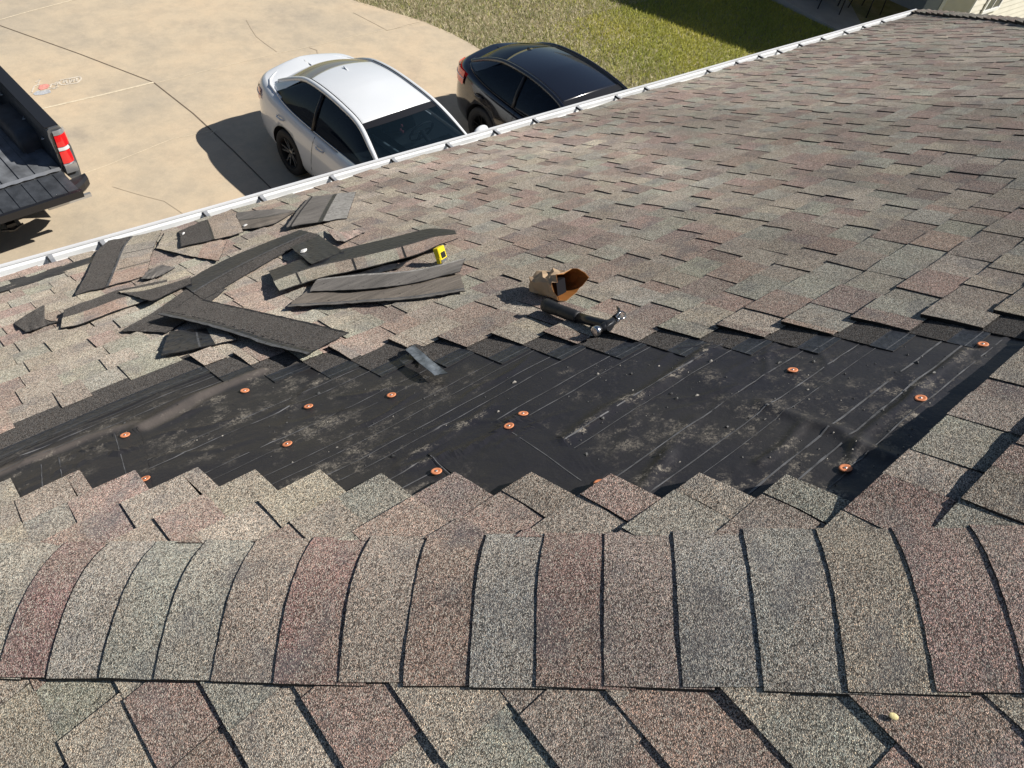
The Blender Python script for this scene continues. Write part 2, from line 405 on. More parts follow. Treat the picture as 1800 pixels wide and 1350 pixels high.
# headlaps left showing where the course above is gone
def headlaps():
    mb=MB()
    for j in sorted(FARCUT):
        js=j+1                               # the course below, whose headlap shows
        xa=FARCUT[js] if js in FARCUT else -.42
        xb=FARCUT[j]+.03; ub=UT[js]; top=ub-.325; bot=UT[j]+.03
        n=max(3,int((xb-xa)/.06))
        def row(u,h):
            return [PM(xa+(xb-xa)*i/n,u,und(xa+(xb-xa)*i/n,u)+h) for i in range(n+1)]
        gz_=ub-.262; g2=gz_-.004
        hh=.0040
        us=[(bot,hh,0),(gz_,hh,0),(g2,hh-.001,2),(top+.020,hh-.001,1),(top+.017,hh-.001,2),(top,hh-.001,1)]
        rows=[row(u,h) for u,h,_ in us]
        for a in range(len(us)-1):
            mi={0:0,1:1,2:1,3:2,4:1}[a]
            mb.grid([rows[a],rows[a+1]],mi,(.1,.1,.1),False,flip=False)
        # edge walls
        for seq in ([(xa,u) for u,_,_ in us],[(xb,u) for u,_,_ in us],[(xa+(xb-xa)*i/n,top) for i in range(n+1)]):
            for p,q in zip(seq[:-1],seq[1:]):
                mb.face([PM(*p,und(*p)+hh-.001),PM(*q,und(*q)+hh-.001),PM(*q,und(*q)-.003),PM(*p,und(*p)-.003)],3)
    mb.build('exposed_shingle_headlap',[M_HEAD,M_TAR,M_TARLINE,M_EDGE],house,True)
headlaps()

# ------------------------------------------------------------------ felt underlayment
def seg_dist(X,U,pts):
    D=np.full(X.shape,9.)
    for (a,b),(c,d) in zip(pts[:-1],pts[1:]):
        vx,vu=c-a,d-b; L=vx*vx+vu*vu+1e-12
        t=np.clip(((X-a)*vx+(U-b)*vu)/L,0,1)
        D=np.minimum(D,np.hypot(X-a-t*vx,U-b-t*vu))
    return D
def px(*pts): return [MU(a,b) for a,b in pts]
def felt():
    x0,x1,u0,u1=-.75,2.5,.30,2.66; st=.0085
    xs=np.arange(x0,x1,st); us=np.arange(u0,u1,st)
    X,U=np.meshgrid(xs,us,indexing='ij')
    H=np.zeros_like(X)
    for a,b,c,d in _ph: H+=d*np.sin(a*X*2+b*U*2+c)
    H+=.004*np.sin(X*5.2+.4*np.sin(U*1.3))
    dust=np.zeros_like(X)
    # low wrinkles: (polyline, height, width, dust)
    folds=[(px((1700,618),(1632,670),(1592,712),(1520,765),(1500,800),(1498,825)),.008,.011,.0),
           (px((1690,640),(1640,690),(1600,735),(1545,790)),.003,.030,.4),
           (px((1340,715),(1420,745),(1475,760),(1505,785),(1560,805)),.009,.018,.15),
           (px((1408,752),(1380,785),(1335,815)),.007,.011,.0),
           (px((1250,615),(1150,685),(1065,725),(995,772)),.007,.018,.75),
           (px((1175,800),(1145,835),(1125,870)),.008,.016,.8),
           (px((1240,665),(1310,720),(1350,735)),.004,.05,.3),
           (px((1220,740),(1180,790),(1172,812)),.004,.018,.3),
           (px((-20,838),(30,817),(62,804),(150,771),(236,750)),.008,.020,.0),
           (px((245,756),(300,722),(345,700),(400,678),(460,655)),.011,.024,.0),
           (px((905,738),(860,770),(815,790),(705,822)),.005,.012,.85),
           (px((700,815),(760,780),(865,715)),.003,.014,.75),
           (px((480,775),(505,745),(520,700),(560,668)),.003,.012,.55),
           (px((1500,700),(1470,725),(1380,770),(1330,800)),.0,.02,.35),
           (px((1310,620),(1380,640),(1420,690)),.0,.05,.35),
           (px((1600,660),(1610,720),(1580,775)),.004,.03,.6),
           (px((1000,655),(985,690),(1040,700)),.0,.02,.3),
           (px((620,770),(640,800),(690,790)),.0,.02,.5),
           (px((1130,700),(1105,760),(1080,800)),.002,.010,.5),
           (px((590,710),(650,690),(720,650)),.0,.012,.3),
           (px((1380,880),(1450,860),(1490,870)),.004,.02,.9)]
    for p,h,w,dd in folds:
        D=seg_dist(X,U,p); g=np.exp(-(D/w)**2)
        H+=h*g; Dw=seg_dist(X+.010*np.sin(U*47+X*13)+.006*np.sin(U*110+3),U+.009*np.sin(X*53+2)+.005*np.sin(X*131),p); dust=np.maximum(dust,dd*np.exp(-(Dw/(w*.8))**2)*(.55+.45*np.sin(X*37+U*21)))
    H+=.0016*np.sin(X*23+U*9+2*np.sin(U*7))*np.sin(U*17+X*6)
    for q in range(44):
        cx_=nrg.uniform(-.1,2.1); cu_=np.clip(2.35-.85*cx_+nrg.uniform(-.28,.28),.6,2.4); th_=nrg.uniform(-.9,.5); ln=nrg.uniform(.05,.16); wd=nrg.uniform(.005,.010)
        a_=(X-cx_)*math.cos(th_)+(U-cu_)*math.sin(th_); b_=-(X-cx_)*math.sin(th_)+(U-cu_)*math.cos(th_)+.012*np.sin(a_*25+q)
        H+=nrg.uniform(.002,.0055)*np.exp(-(b_/wd)**2)*np.exp(-(a_/ln)**4)
    # dust drifts in soft blotches
    for (a,b,rr,dd) in ((1560,690,.07,.45),(1400,690,.10,.35),(1350,730,.05,.6),(1100,770,.08,.25),(640,760,.06,.35),(700,740,.05,.4),(1440,700,.06,.3),(900,790,.09,.45),(1300,860,.05,.5),(300,790,.06,.35),(1590,760,.06,.55),(500,690,.06,.2),(980,820,.06,.4)):
        mx_,mu_=MU(a,b); D=np.hypot((X-mx_)*.7+.02*np.sin(U*31),U-mu_+.02*np.sin(X*27)); dust=np.maximum(dust,dd*np.exp(-(D/rr)**2)*(.5+.5*np.sin(X*61+4*np.sin(U*33))))
    film=np.zeros_like(X)
    for p,w,dd in ((px((-20,838),(30,817),(62,804),(150,771),(236,750)),.021,.95),(px((262,752),(330,715),(400,680),(460,655)),.026,1.),(px((245,757),(300,735),(350,712)),.012,.8)):
        D=seg_dist(X,U+.006*np.sin(X*19),p); film=np.maximum(film,dd/(1+np.exp((D-w)/.004)))
    PP=C0+X[...,None]*EX+U[...,None]*UD+(H[...,None]-DM)*NM
    n,k=X.shape
    me=bpy.data.meshes.new('felt_underlayment')
    idx=np.arange(n*k).reshape(n,k)
    f=np.stack([idx[:-1,:-1],idx[1:,:-1],idx[1:,1:],idx[:-1,1:]],-1).reshape(-1,4)
    # only where the shingles are gone (plus a margin)
    cx=(X[:-1,:-1]+st/2).ravel(); cu=(U[:-1,:-1]+st/2).ravel()
    keep=np.ones(len(cx),bool)
    keep&=cx>(.575+(.951-cu)*CP+.01)
    nx_=np.interp(cu,[UT[j]-.06 for j in sorted(NEARCUT)],[NEARCUT[j] for j in sorted(NEARCUT)])
    fx_=np.interp(cu,[UT[j]-.06 for j in sorted(FARCUT)],[FARCUT[j] for j in sorted(FARCUT)])
    keep&=(cx>nx_-.10)&(cx<fx_+.10)&(cu>UT[-4]-.06)&(cu<UT[11]-.03)
    f=f[keep][:,::-1]
    used,inv=np.unique(f.ravel(),return_inverse=True)
    V=PP.reshape(-1,3)[used]; f=inv.reshape(-1,4); dv=dust.ravel()[used]; fv=film.ravel()[used]
    V=V-0
    me.vertices.add(len(V)); me.vertices.foreach_set('co',V.astype('f').ravel())
    me.loops.add(f.size); me.loops.foreach_set('vertex_index',f.astype('i').ravel())
    me.polygons.add(len(f)); me.polygons.foreach_set('loop_start',np.arange(0,f.size,4,dtype='i')); me.polygons.foreach_set('loop_total',np.full(len(f),4,dtype='i'))
    me.polygons.foreach_set('use_smooth',np.ones(len(f),bool))
    a=me.attributes.new('dust','FLOAT','POINT'); a.data.foreach_set('value',dv.astype('f'))
    a=me.attributes.new('film','FLOAT','POINT'); a.data.foreach_set('value',fv.astype('f'))
    me.materials.append(M_FELT); me.update(calc_edges=True); me.validate()
    if me.polygons[0].normal.dot(Vector(NM))<0: me.flip_normals()
    o=bpy.data.objects.new('felt_underlayment',me); link(o,house,True)
    def hgt(x,u):
        i=int(round((x-x0)/st)); jj=int(round((u-u0)/st)); i=min(max(i,0),n-1); jj=min(max(jj,0),k-1); return H[i,jj]
    def inside(x,u):
        nn=np.interp(u,[UT[j]-.06 for j in sorted(NEARCUT)],[NEARCUT[j] for j in sorted(NEARCUT)])
        ff=np.interp(u,[UT[j]-.06 for j in sorted(FARCUT)],[FARCUT[j] for j in sorted(FARCUT)])
        return nn-.08<x<ff+.08 and UT[-4]-.05<u<UT[11]-.05
    # printed lines along the sheet, broken by wear
    mb=MB(); r=random.Random(4)
    lines=[(1.995,1.0),(1.945,1.1),(1.80,.8),(1.755,.5),(1.66,.9),(1.61,.7),(1.54,1.),(1.495,1.),(1.40,1.),(1.345,1.1),(1.19,1.1),(1.15,.8),(.998,1.2),(.905,1.1),(.86,.5),(.75,1.5),(.70,1.6),(.64,1.),(2.29,1.2),(2.345,1.2),(2.365,.6)]
    for u,wk in lines:
        x=-.7; drift=0.
        while x<2.45:
            x2=x+.03
            if r.random()<.985 and inside(x,u) and hgt(x,u) is not None:
                w=.0016*wk*r.uniform(.7,1.25)
                A=[(x,u-w),(x2,u-w),(x2,u+w),(x,u+w)]
                mb.face([PM(a_,b_,hgt(a_,b_)+.0009) for a_,b_ in A],0)
            x=x2
    tag(mb.build('printed_line',[M_FLINE],o,True),kind='stuff')
    # two overlapping sheets laid over the first
    def sheet(pts,name,lift=.0028):
        P=[MU(a,b) for a,b in pts]
        bm=bmesh.new()
        xs_=[p[0] for p in P]; us_=[p[1] for p in P]
        def inp(x,u):
            c=False
            for i in range(len(P)):
                (xa,ua),(xb,ub)=P[i],P[i-1]
                if (ua>u)!=(ub>u) and x<(xb-xa)*(u-ua)/(ub-ua)+xa: c=not c
            return c
        vs=[bm.verts.new(tuple(PM(a_,b_,hgt(a_,b_)+lift))) for a_,b_ in P]
        fc=bm.faces.new(vs)
        bmesh.ops.triangulate(bm,faces=[fc])
        for _ in range(4): bmesh.ops.subdivide_edges(bm,edges=bm.edges[:],cuts=1,use_grid_fill=True)
        bm.normal_update()
        for v in bm.verts:
            q=np.array(v.co)-C0; x_=q[0]; u_=float(q@UD); v.co=Vector(PM(x_,u_,hgt(x_,u_)+lift))
        ex=bmesh.ops.extrude_face_region(bm,geom=bm.faces[:])
        for v in [g for g in ex['geom'] if isinstance(g,bmesh.types.BMVert)]: v.co+=Vector(NM*-.0024)
        bmesh.ops.recalc_face_normals(bm,faces=bm.faces[:])
        mm=bpy.data.meshes.new(name); bm.to_mesh(mm); bm.free()
        mm.materials.append(M_FELT)
        ob=bpy.data.objects.new(name,mm); link(ob,o,True); return ob
    sheet([(925,729),(990,775),(1068,832),(1030,870),(960,900),(860,880),(752,798),(800,770),(850,748)],'felt_patch')
    sheet([(-40,868),(40,822),(110,796),(215,768),(246,759),(258,800),(266,845),(276,890),(180,905),(60,930),(-60,940)],'felt_patch',.0042)
    # short seams pressed in the near sheet
    mb=MB()
    for seg in (((73,818),(75,857)),((104,804),(111,845)),((203,765),(213,800),(223,836)),((900,762),(960,802),(1022,846)),((757,802),(777,820),(797,838))):
        for (a,b) in zip(seg[:-1],seg[1:]):
            p=np.array(MU(*a)); q=np.array(MU(*b)); d=(q-p)/np.linalg.norm(q-p); w=np.array([-d[1],d[0]])*.0012
            N=8
            for i in range(N):
                s=p+(q-p)*i/N; t=p+(q-p)*(i+1)/N
                mb.face([PM(*(z_),hgt(*z_)+(.0036 if a[0]>500 else .0050)) for z_ in (s-w,t-w,t+w,s+w)],0)
    tag(mb.build('printed_line',[M_FLINE],o,True),kind='stuff')
    return o,hgt
felt_obj,felt_h=felt()

# ------------------------------------------------------------------ other slopes, hips, deck
def build_side_roof():
    """the slope the photographer stands on"""
    mb=MB(); r=random.Random(33)
    XE=-2.66                                   # its eave
    vE=(XE+DS*(-SP)*-1*-1)                     # v at the eave, from x = v*CP + DS*SP
    vE=(XE-DS*SP)/CP
    known=[-.863,-.725,-.588,-.45,-.308,-.163,-.025,.120,.264,.416]
    vs=list(known); v=known[0]
    while v>vE: v-=.1405; vs.append(v)
    v=known[-1]; 
    while v<2.6: v+=.1425; vs.append(v)
    vs=sorted(vs)
    def hy(v): # y of the hip on this slope
        # hip point: x = v*CP+DS*SP ; on hip y = .413-(x-.575)
        return .413-((v*CP+DS*SP)-.575)
    def by(v): return -4.44-(hy(v)) if False else -4.0-hy(v)
    for i in range(len(vs)-1):
        v0,v1=vs[i],vs[i+1]                    # butt at v0 (low side), runs up to v1
        if v1<vE: continue
        ya=by(v0)-.05; yb=hy(v0)+.05
        if yb<ya: break
        y=ya-r.random()*.2; raised=r.random()<.5
        clips=[lambda p:hy(p[1])-.165-p[0],lambda p:p[0]-by(p[1])-.01]
        while y<yb:
            w=r.uniform(.13,.26) if raised else r.uniform(.09,.2)
            a,b=y,y+w; y+=w
            col=tint(r); tr=.004 if raised else 0; jit=r.uniform(-.001,.0012)
            lf=.004 if v0>0.1 else .0015
            lx=r.uniform(0,1)
            def H(y_,v_,v0=v0,v1=v1,tr=tr,jit=jit,lf=lf,lx=lx):
                t=(v_-v0)/(v1-v0)
                return und(y_*.8+3,v_)*.6+.0085-.005*t+tr+jit+lf*lx*(1-t)
            near=(abs(a-.3)+abs(v0+.2))<2
            seg_prism(mb,PS,H,a,b,v1+.02,v0,col,clips,3 if near else 1,2 if near else 1,bot=-.002,skew=r.uniform(-.03,.03) if raised else 0)
            raised=not raised if r.random()<.85 else raised
    mb.build('hip_side_roof_slope',[M_SH,M_EDGE],house,True)
build_side_roof()

HIPD=np.array([1,-1,math.tan(PITCH)]); HIPD/=np.linalg.norm(HIPD)
H0=np.array([.57522946,.41294189,-1.3+ZC])
HM=np.cross(NM,HIPD); HM=HM if HM@UD>0 else -HM      # away from the hip, on the street side
HS=np.cross(NS,HIPD); HS=HS if HS@VU<0 else -HS
def cap_profile(q,h,r=.085):
    """q: signed distance across the hip (+ street side)"""
    if q>=r: return HM*q+NM*h
    if q<=-r: return HS*(-q)+NS*h
    t=(q+r)/(2*r); a=HS*r+NS*h; b=HM*r+NM*h; c=(NM+NS)/np.linalg.norm(NM+NS)*h*1.03
    return a*(1-t)**2+2*c*t*(1-t)+b*t*t
def build_hip_cap():
    mb=MB(); r=random.Random(5)
    butts=[-1.3,-1.192,-1.083,-.974,-.863,-.747,-.63,-.512,-.387,-.262,-.138,-.018,.098,.217,.346,.474,.604,.735]
    a=-1.3; lo=[]
    while a>-4.75: a-=.122; lo.append(a)
    a=butts[-1]; hi=[]
    while a<3.85: a+=.13; hi.append(a)
    S=sorted(lo+butts+hi)
    colseq={-1.083:(0.563,0.523,0.448),-.974:(0.437,0.299,0.276),-.863:(0.542,0.502,0.448),-.747:(0.521,0.516,0.448),-.63:(0.542,0.516,0.448),-.512:(0.521,0.439,0.373),-.387:(0.443,0.299,0.268),-.262:(0.542,0.460,0.395),-.138:(0.499,0.377,0.314),-.018:(0.521,0.502,0.463),.098:(0.443,0.320,0.283),.217:(0.507,0.418,0.373),.346:(0.472,0.453,0.417),.474:(0.486,0.467,0.417)}
    for i in range(len(S)-1):
        s0,s1=S[i],S[i+1]+.05
        near=-1.8<s0<1.2
        qm=.131+r.uniform(-.003,.003); qs=.176+r.uniform(-.0035,.0035)
        qs_t=r.uniform(-.004,.004)
        N=26 if near else 12; K=4 if near else 2
        col=colseq.get(round(s0,3),tint(r))
        lift=r.uniform(0,.0016); wob=[r.uniform(-.0012,.0012) for _ in range(3)]
        lq=r.uniform(-1,1)
        T=[]
        for a_ in range(K+1):
            t=a_/K; row=[]
            for b_ in range(N+1):
                q=-qs-qs_t*t+(qs+qm)*b_/N
                fq=b_/N
                s=s0+(s1-s0)*t+(wob[0]*math.sin(fq*3.1)+wob[1]*math.sin(fq*6.5+1)+.0004*math.sin(fq*40+i))*(1-t)
                edge=min(1,min(fq,1-fq)*6)
                h=.0150-.0052*t+lift*(1-t)*(.5+.5*math.cos((fq-.5-.3*lq)*5))+(0 if edge>=1 else -(1-edge)*.003)
                h+=.0045*max(0.,min(1.,(-q-.06)/.08))
                h+=.0007*math.sin(fq*9+i*2.1)*math.sin(t*4+i)
                row.append(H0+HIPD*s+cap_profile(q,h))
            T.append(row)
        mb.grid(T,0,col,True,flip=False)
        def wall(pts,d=.0055):
            for p,q in zip(pts[:-1],pts[1:]):
                nn=NM*.5+NS*.5
                mb.face([p,q,q-nn*d,p-nn*d],1)
        wall(T[0],.006); wall([t_[0] for t_ in T],.012); wall([t_[-1] for t_ in T],.006)
    mb.build('hip_cap',[M_SH,M_EDGE],house,True)
build_hip_cap()

def build_rest_of_roof():
    # deck under everything and the two slopes at the back, so the house is whole
    xr0=hip_x(URIDGE); xr1=far_x(URIDGE)
    A=PM(hip_x(UE),UE,-.012); B=PM(far_x(UE),UE,-.012); R0=PM(xr0,URIDGE,-.012); R1=PM(xr1,URIDGE,-.012)
    if xr1<xr0+.05: R1=R0.copy()
    yb=2*R0[1]-A[1]
    D=np.array([A[0],yb,A[2]]); E_=np.array([B[0],yb,B[2]])
    mb=MB()
    mb.face([A,B,R1,R0]); mb.face([D,A,R0]); mb.face([A-np.array([0,0,.16]),B-np.array([0,0,.16]),E_-np.array([0,0,.16]),D-np.array([0,0,.16])])
    mb.build('roof_deck',simple('plywood_deck',(.25,.18,.11),.8,noise=.3,nscale=8),house,True)
    mb=MB(); r=random.Random(9)
    def slope(P0,P1,T1,T0,nrow,colr):
        # courses of tabs between an eave P0-P1 and a ridge T0-T1
        for i in range(nrow):
            t0,t1=i/nrow,(i+1.06)/nrow
            L=np.linalg.norm(P1-P0)*(1-t0); n=max(1,int(L/.16))
            a0,a1=P0+(T0-P0)*t0,P1+(T1-P1)*t0; b0,b1=P0+(T0-P0)*min(1,t1),P1+(T1-P1)*min(1,t1)
            up=np.cross(P1-P0,T0-P0); up/=np.linalg.norm(up); up=up if up[2]>0 else -up
            for k in range(n):
                h=up*(.012+(.004 if k%2 else 0)); h2=up*.007
                q=[a0+(a1-a0)*k/n+h,a0+(a1-a0)*(k+1)/n+h,b0+(b1-b0)*(k+1)/n+h2,b0+(b1-b0)*k/n+h2]
                mb.face(q,0,tint(r)); mb.face([q[0],q[1],q[1]-up*.01,q[0]-up*.01],1)
    slope(E_,D,R0,R1,44,None); slope(B,E_,R1,R1,44,None)
    mb.build('rear_roof_slope',[M_SH,M_EDGE],house,True)
    # far hip cap, seen as a low scalloped line
    mb=MB(); hd=np.array([-1,-1,math.tan(PITCH)]); hd/=np.linalg.norm(hd)
    NF=np.array([SP,0,CP]); F0=PM(far_x(UE),UE,0)
    hm=np.cross(NM,hd); hm=hm if hm@UD>0 else -hm
    hf=np.cross(NF,hd); hf=hf if hf[0]>0 else -hf
    s=-.08; k=0
    while s<8.5:
        col=tint(r); s2=s+.19; l_=r.uniform(0,.006)
        T=[]
        for t in (0,.5,1):
            row=[]
            for b in range(9):
                q=-.15+.30*b/8; h=.036-.018*t+l_*(1-t)
                if abs(q)<.06: nn=(NM+NF)/2; p=nn*(h-.006*(abs(q)/.06))+ (hm if q>0 else hf)*abs(q)
                else: p=(hm*q+NM*h) if q>0 else (hf*-q+NF*h)
                row.append(F0+hd*(s+(s2-s)*t)+p)
            T.append(row)
        mb.grid(T,0,col,True,flip=True)
        for row in (T[0],[t_[-1] for t_ in T],[t_[0] for t_ in T]):
            for p,q in zip(row[:-1],row[1:]): mb.face([p,q,q-NM*.024,p-NM*.024],1)
        s+=.14; k+=1
    mb.build('hip_cap',[M_SH,M_EDGE],house,True)
    return A,B,D,E_
A_,B_,D_,E_=build_rest_of_roof()

# gutter along the street eave
M_GUT=simple('white_painted_aluminium',(.66,.67,.68),.38,noise=.06,nscale=3)
M_GUTIN=simple('gutter_trough_weathered',(.60,.61,.61),.5,noise=.12,nscale=6)
def gutter():
    ye=A_[1]; ze=A_[2]+.012
    x0=A_[0]-.05; x1=B_[0]+.02
    zl=ze-.028
    prof=[(-.012,.02),(-.012,-.060),(.05,-.062),(.085,-.058),(.104,-.035),(.108,-.010),(.116,-.004),(.134,-.002),(.136,.012),(.120,.014),(.119,.004)]
    mb=MB(); N=int((x1-x0)/.6)
    P=[]
    for i in range(N+1):
        x=x0+(x1-x0)*i/N; w=.002*math.sin(i*1.7)
        P.append([(x,ye+a+w,zl+b) for a,b in prof])
    mb.grid(P,lambda i,j:1 if j<6 else 0,smooth=False)
    for xx in (x0,x1): mb.face([(xx,ye+a,zl+b) for a,b in prof[:8]],0)
    g=mb.build('gutter',[M_GUT,M_GUTIN],house,True)
    sol=g.modifiers.new('t','SOLIDIFY'); sol.thickness=.002
    # hanger straps, at the places they have in the photo
    mx=[(92,452),(184,425),(368,376),(467,346),(592,312),(700,281),(797,252),(880,231),(950,208),(1026,188),(1095,166),(1147,150),(1257,118),(1308,103),(1348,91),(1381,82),(1420,69),(1459,58),(1499,47),(1532,37),(1565,28)]
    for a,b in mx:
        r=ray(a,b); t=(ye+.05)/r[1]; x=r[0]*t
        m2=MB()
        for dx in (0,):
            pts=[(-.006,.012),(.02,.004),(.05,.0),(.085,.0),(.112,.008)]
            Pg=[[(x-.012+.004*k*0,ye+p[0],zl+p[1]) for p in pts],[(x+.012,ye+p[0],zl+p[1]) for p in pts]]
            m2.grid(Pg,0,smooth=False)
            m2.box((x-.017,ye-.004,zl-.012),(x-.0105,ye+.112,zl+.003),1)
        hgo=m2.build('gutter_hanger',[simple('galvanised_strap',(.45,.46,.47),.45,.6) if 'galvanised_strap' not in bpy.data.materials else bpy.data.materials['galvanised_strap'],M_EDGE],g,True)
    # drip edge / fascia / soffit / walls
    mb=MB(); mb.box((x0+.06,ye-.05,zl-.20),(x1-.03,ye-.014,zl+.015)); mb.box((A_[0]-.02,D_[1],zl-.2),(A_[0]+.015,ye-.05,zl+.015)); mb.box((B_[0]-.015,D_[1],zl-.2),(B_[0]+.02,ye-.05,zl+.015))
    mb.build('fascia',M_GUT,house,True)
    mb=MB(); z0=-1.5; z1=zl-.19
    mb.box((A_[0]+.45,D_[1]+.45,z0),(B_[0]-.45,ye-.45,z1-.005))
    mb.build('wall',simple('red_brick_wall',(.30,.17,.12),.85,noise=.25,nscale=14),house,True)
gutter()

# ------------------------------------------------------------------ torn shingle pieces lying on the roof
def curve(pts,n):
    """resample a polyline smoothly"""
    P=[np.array(p,float) for p in pts]; out=[]
    d=[0]
    for a,b in zip(P[:-1],P[1:]): d.append(d[-1]+np.linalg.norm(b-a))
    for i in range(n+1):
        t=d[-1]*i/n; k=0
        while k<len(P)-2 and d[k+1]<t: k+=1
        f=(t-d[k])/(d[k+1]-d[k]+1e-9)
        p0=P[max(k-1,0)];p1=P[k];p2=P[k+1];p3=P[min(k+2,len(P)-1)]
        if len(P)>3:
            q=.5*((2*p1)+(-p0+p2)*f+(2*p0-5*p1+4*p2-p3)*f*f+(-p0+3*p1-3*p2+p3)*f**3)
            q=.6*q+.4*(p1+(p2-p1)*f)
        else: q=p1+(p2-p1)*f
        out.append(q)
    return out
GRAN,HEAD,TAR,LINE,BK,BKG,BKW,EDG=range(8)
PMATS=[M_SH,M_HEAD,M_TAR,M_TARLINE,M_BACK,M_BACKG,M_BACKW,M_EDGE]
def lerp_list(L,t):
    x=t*(len(L)-1); i=min(int(x),len(L)-2); f=x-i; return L[i]*(1-f)+L[i+1]*f
def piece(name,label,A,B,zones,hA,hB,h0=.014,cat='shingle',notches=(),tab_cols=None,rag=.006,group='torn shingle pieces on the roof',th=.0034,n=30,dash=()):
    """A, B: opposite long edges as seen in the photo, laid on the slope; zones: [(fraction across, material)];
       hA, hB: height above the shingles along each edge"""
    r=random.Random(len(label)*31+int(A[0][0])); mA=curve(A,n); mB=curve(B,n); K=10
    fr=[i/K for i in range(K+1)]
    for z,_ in zones[:-1]:
        fr=[f for f in fr if abs(f-z)>.03]+[z]
    fr=sorted(fr); 
    c0=np.mean([PM(*MU(*p),.0) for p in A+B],axis=0)
    root_inv=c0
    mb=MB(); T=[]
    for i in range(n+1):
        row=[]; t=i/n
        wv=.0022*math.sin(i*.9+len(name))+r.uniform(-.0007,.0007)
        for f in fr:
            hh=h0+lerp_list(hA,t)*(1-f)+lerp_list(hB,t)*f+.0018*math.sin(t*9+f*5)+wv*(f-.4)
            p=mA[i]*(1-f)+mB[i]*f
            if i in(0,n): p=p+np.array([r.uniform(-1,1),r.uniform(-1,1)])*rag*150
            x,u=MU(p[0],p[1],hh+und(*MU(*p)))
            if f==0: x+=r.uniform(-rag,rag)*.4; u+=r.uniform(-rag,rag)*.4
            if f==1: x+=r.uniform(-rag,rag)*.4; u+=r.uniform(-rag,rag)*.4
            row.append(PM(x,u,hh+und(x,u))-c0)
        T.append(row)
    tabs=tab_cols or [tint(r) for _ in range(5)]
    def zmat(j):
        f=(fr[j]+fr[j+1])/2
        for z,mt in zones:
            if f<z: return mt
        return zones[-1][1]
    def mi(i,j): return zmat(j)
    def cl(i,j): return tabs[int(i/n*len(tabs))%len(tabs)]
    nrm=NM*th
    # orient
    a=T[1][0]-T[0][0]; b=T[0][1]-T[0][0]; fl=np.cross(a,b)@NM>0
    mb.grid(T,mi,cl,True,flip=fl)
    L=[[p-nrm for p in row] for row in T]
    mb.grid(L,BK,(.2,.2,.2),True,flip=not fl)
    loop=[T[i][0] for i in range(n+1)]+[T[n][j] for j in range(1,len(fr))]+[T[i][-1] for i in range(n-1,-1,-1)]+[T[0][j] for j in range(len(fr)-2,0,-1)]
    for p,q in zip(loop,loop[1:]+loop[:1]): mb.face([p,q,q-nrm,p-nrm],EDG)
    # cut lines between tabs
    for nt,z in notches:
        i=int(nt*n)
        for j in range(len(fr)-1):
            if fr[j]>=z-.001:
                d=(T[i+1][j]-T[i][j]); d=d/np.linalg.norm(d)*.004; up=NM*.0008
                mb.face([T[i][j]-d+up,T[i][j]+d+up,T[i][j+1]+d+up,T[i][j+1]-d+up],EDG)
    for z in dash:
        j=min(range(len(fr)),key=lambda q:abs(fr[q]-z)); j=min(max(j,0),len(fr)-2)
        for i in range(0,n-1):
            if r.random()<.25: continue
            p0,p1=T[i][j],T[i+1][j]; dv=(T[i][j+1]-T[i][j]); dv=dv/(np.linalg.norm(dv)+1e-9)*.0028; up=NM*.0009
            q0=p0+(p1-p0)*.1; q1=p0+(p1-p0)*.75
            mb.face([q0-dv+up,q1-dv+up,q1+dv+up,q0+dv+up],EDG)
    for _ in range(int(3+n/6)):                # nail holes and gouges
        i=r.randrange(1,n-1); j=r.randrange(0,len(fr)-1); c=(T[i][j]+T[i+1][j+1])/2+NM*.0008; s_=r.uniform(.002,.005)
        mb.face([c+EX*s_*math.cos(k*1.05)*r.uniform(.6,1.2)+UD*s_*.8*math.sin(k*1.05)*r.uniform(.6,1.2) for k in range(6)],EDG)
    o=mb.build(name,PMATS); o.location=c0
    tag(o,label,cat,group); return o

RED=(.46,.33,.27); TAN=(.50,.45,.36); GRN=(.45,.44,.36); BRN=(.40,.33,.27); GRY=(.38,.35,.31)
piece('shingle_piece','large torn shingle lying across the eave at left, dark half left and tan half right',
  [(132,518),(152,482),(170,442),(190,423)],[(258,485),(264,455),(272,430),(285,404)],[(.43,HEAD),(.47,LINE),(1,GRAN)],[.004,.012,.016,.02],[.006,.006,.01,.016],tab_cols=[RED,BRN,GRY,TAN],dash=(.38,),notches=((.33,.5),(.62,.5)))
piece('shingle_piece','dark and brown torn shingle resting on the gutter edge, peaked at its right corner',
  [(318,433),(317,420),(315,406)],[(428,408),(418,386),(408,368)],[(.50,HEAD),(.54,TAR),(1,GRAN)],[.022,.018,.014],[.012,.014,.02],tab_cols=[BRN,(.42,.34,.28)])
piece('shingle_strip','narrow curved shingle strip beside the gutter, its brown underside up and pointed at right',
  [(414,374),(443,371),(480,368),(518,370)],[(424,403),(452,400),(484,392),(517,373)],[(.45,BKG),(.5,TAR),(1,BK)],[.01,.012,.012,.006],[.008,.010,.010,.006])
piece('shingle_piece','pale grey shingle lying upside down near the gutter, with two ragged tar lines',
  [(503,399),(523,371),(543,347)],[(610,383),(618,360),(626,336)],[(.05,BKG),(.085,EDG),(.16,BKG),(.19,EDG),(.52,BKG),(.6,TAR),(1,BKW)],[.022,.016,.010],[.006,.008,.008])
piece('shingle_strip','long dark diagonal shingle strip running straight up to the square black end piece',
  [(319,499),(368,470),(415,447),(470,425),(526,404)],[(357,527),(405,498),(450,471),(505,440),(562,412)],[(.50,TAR),(.54,LINE),(1,HEAD)],[.006,.008,.010,.012,.012],[.004,.006,.008,.010,.010],h0=.016,dash=(.58,))
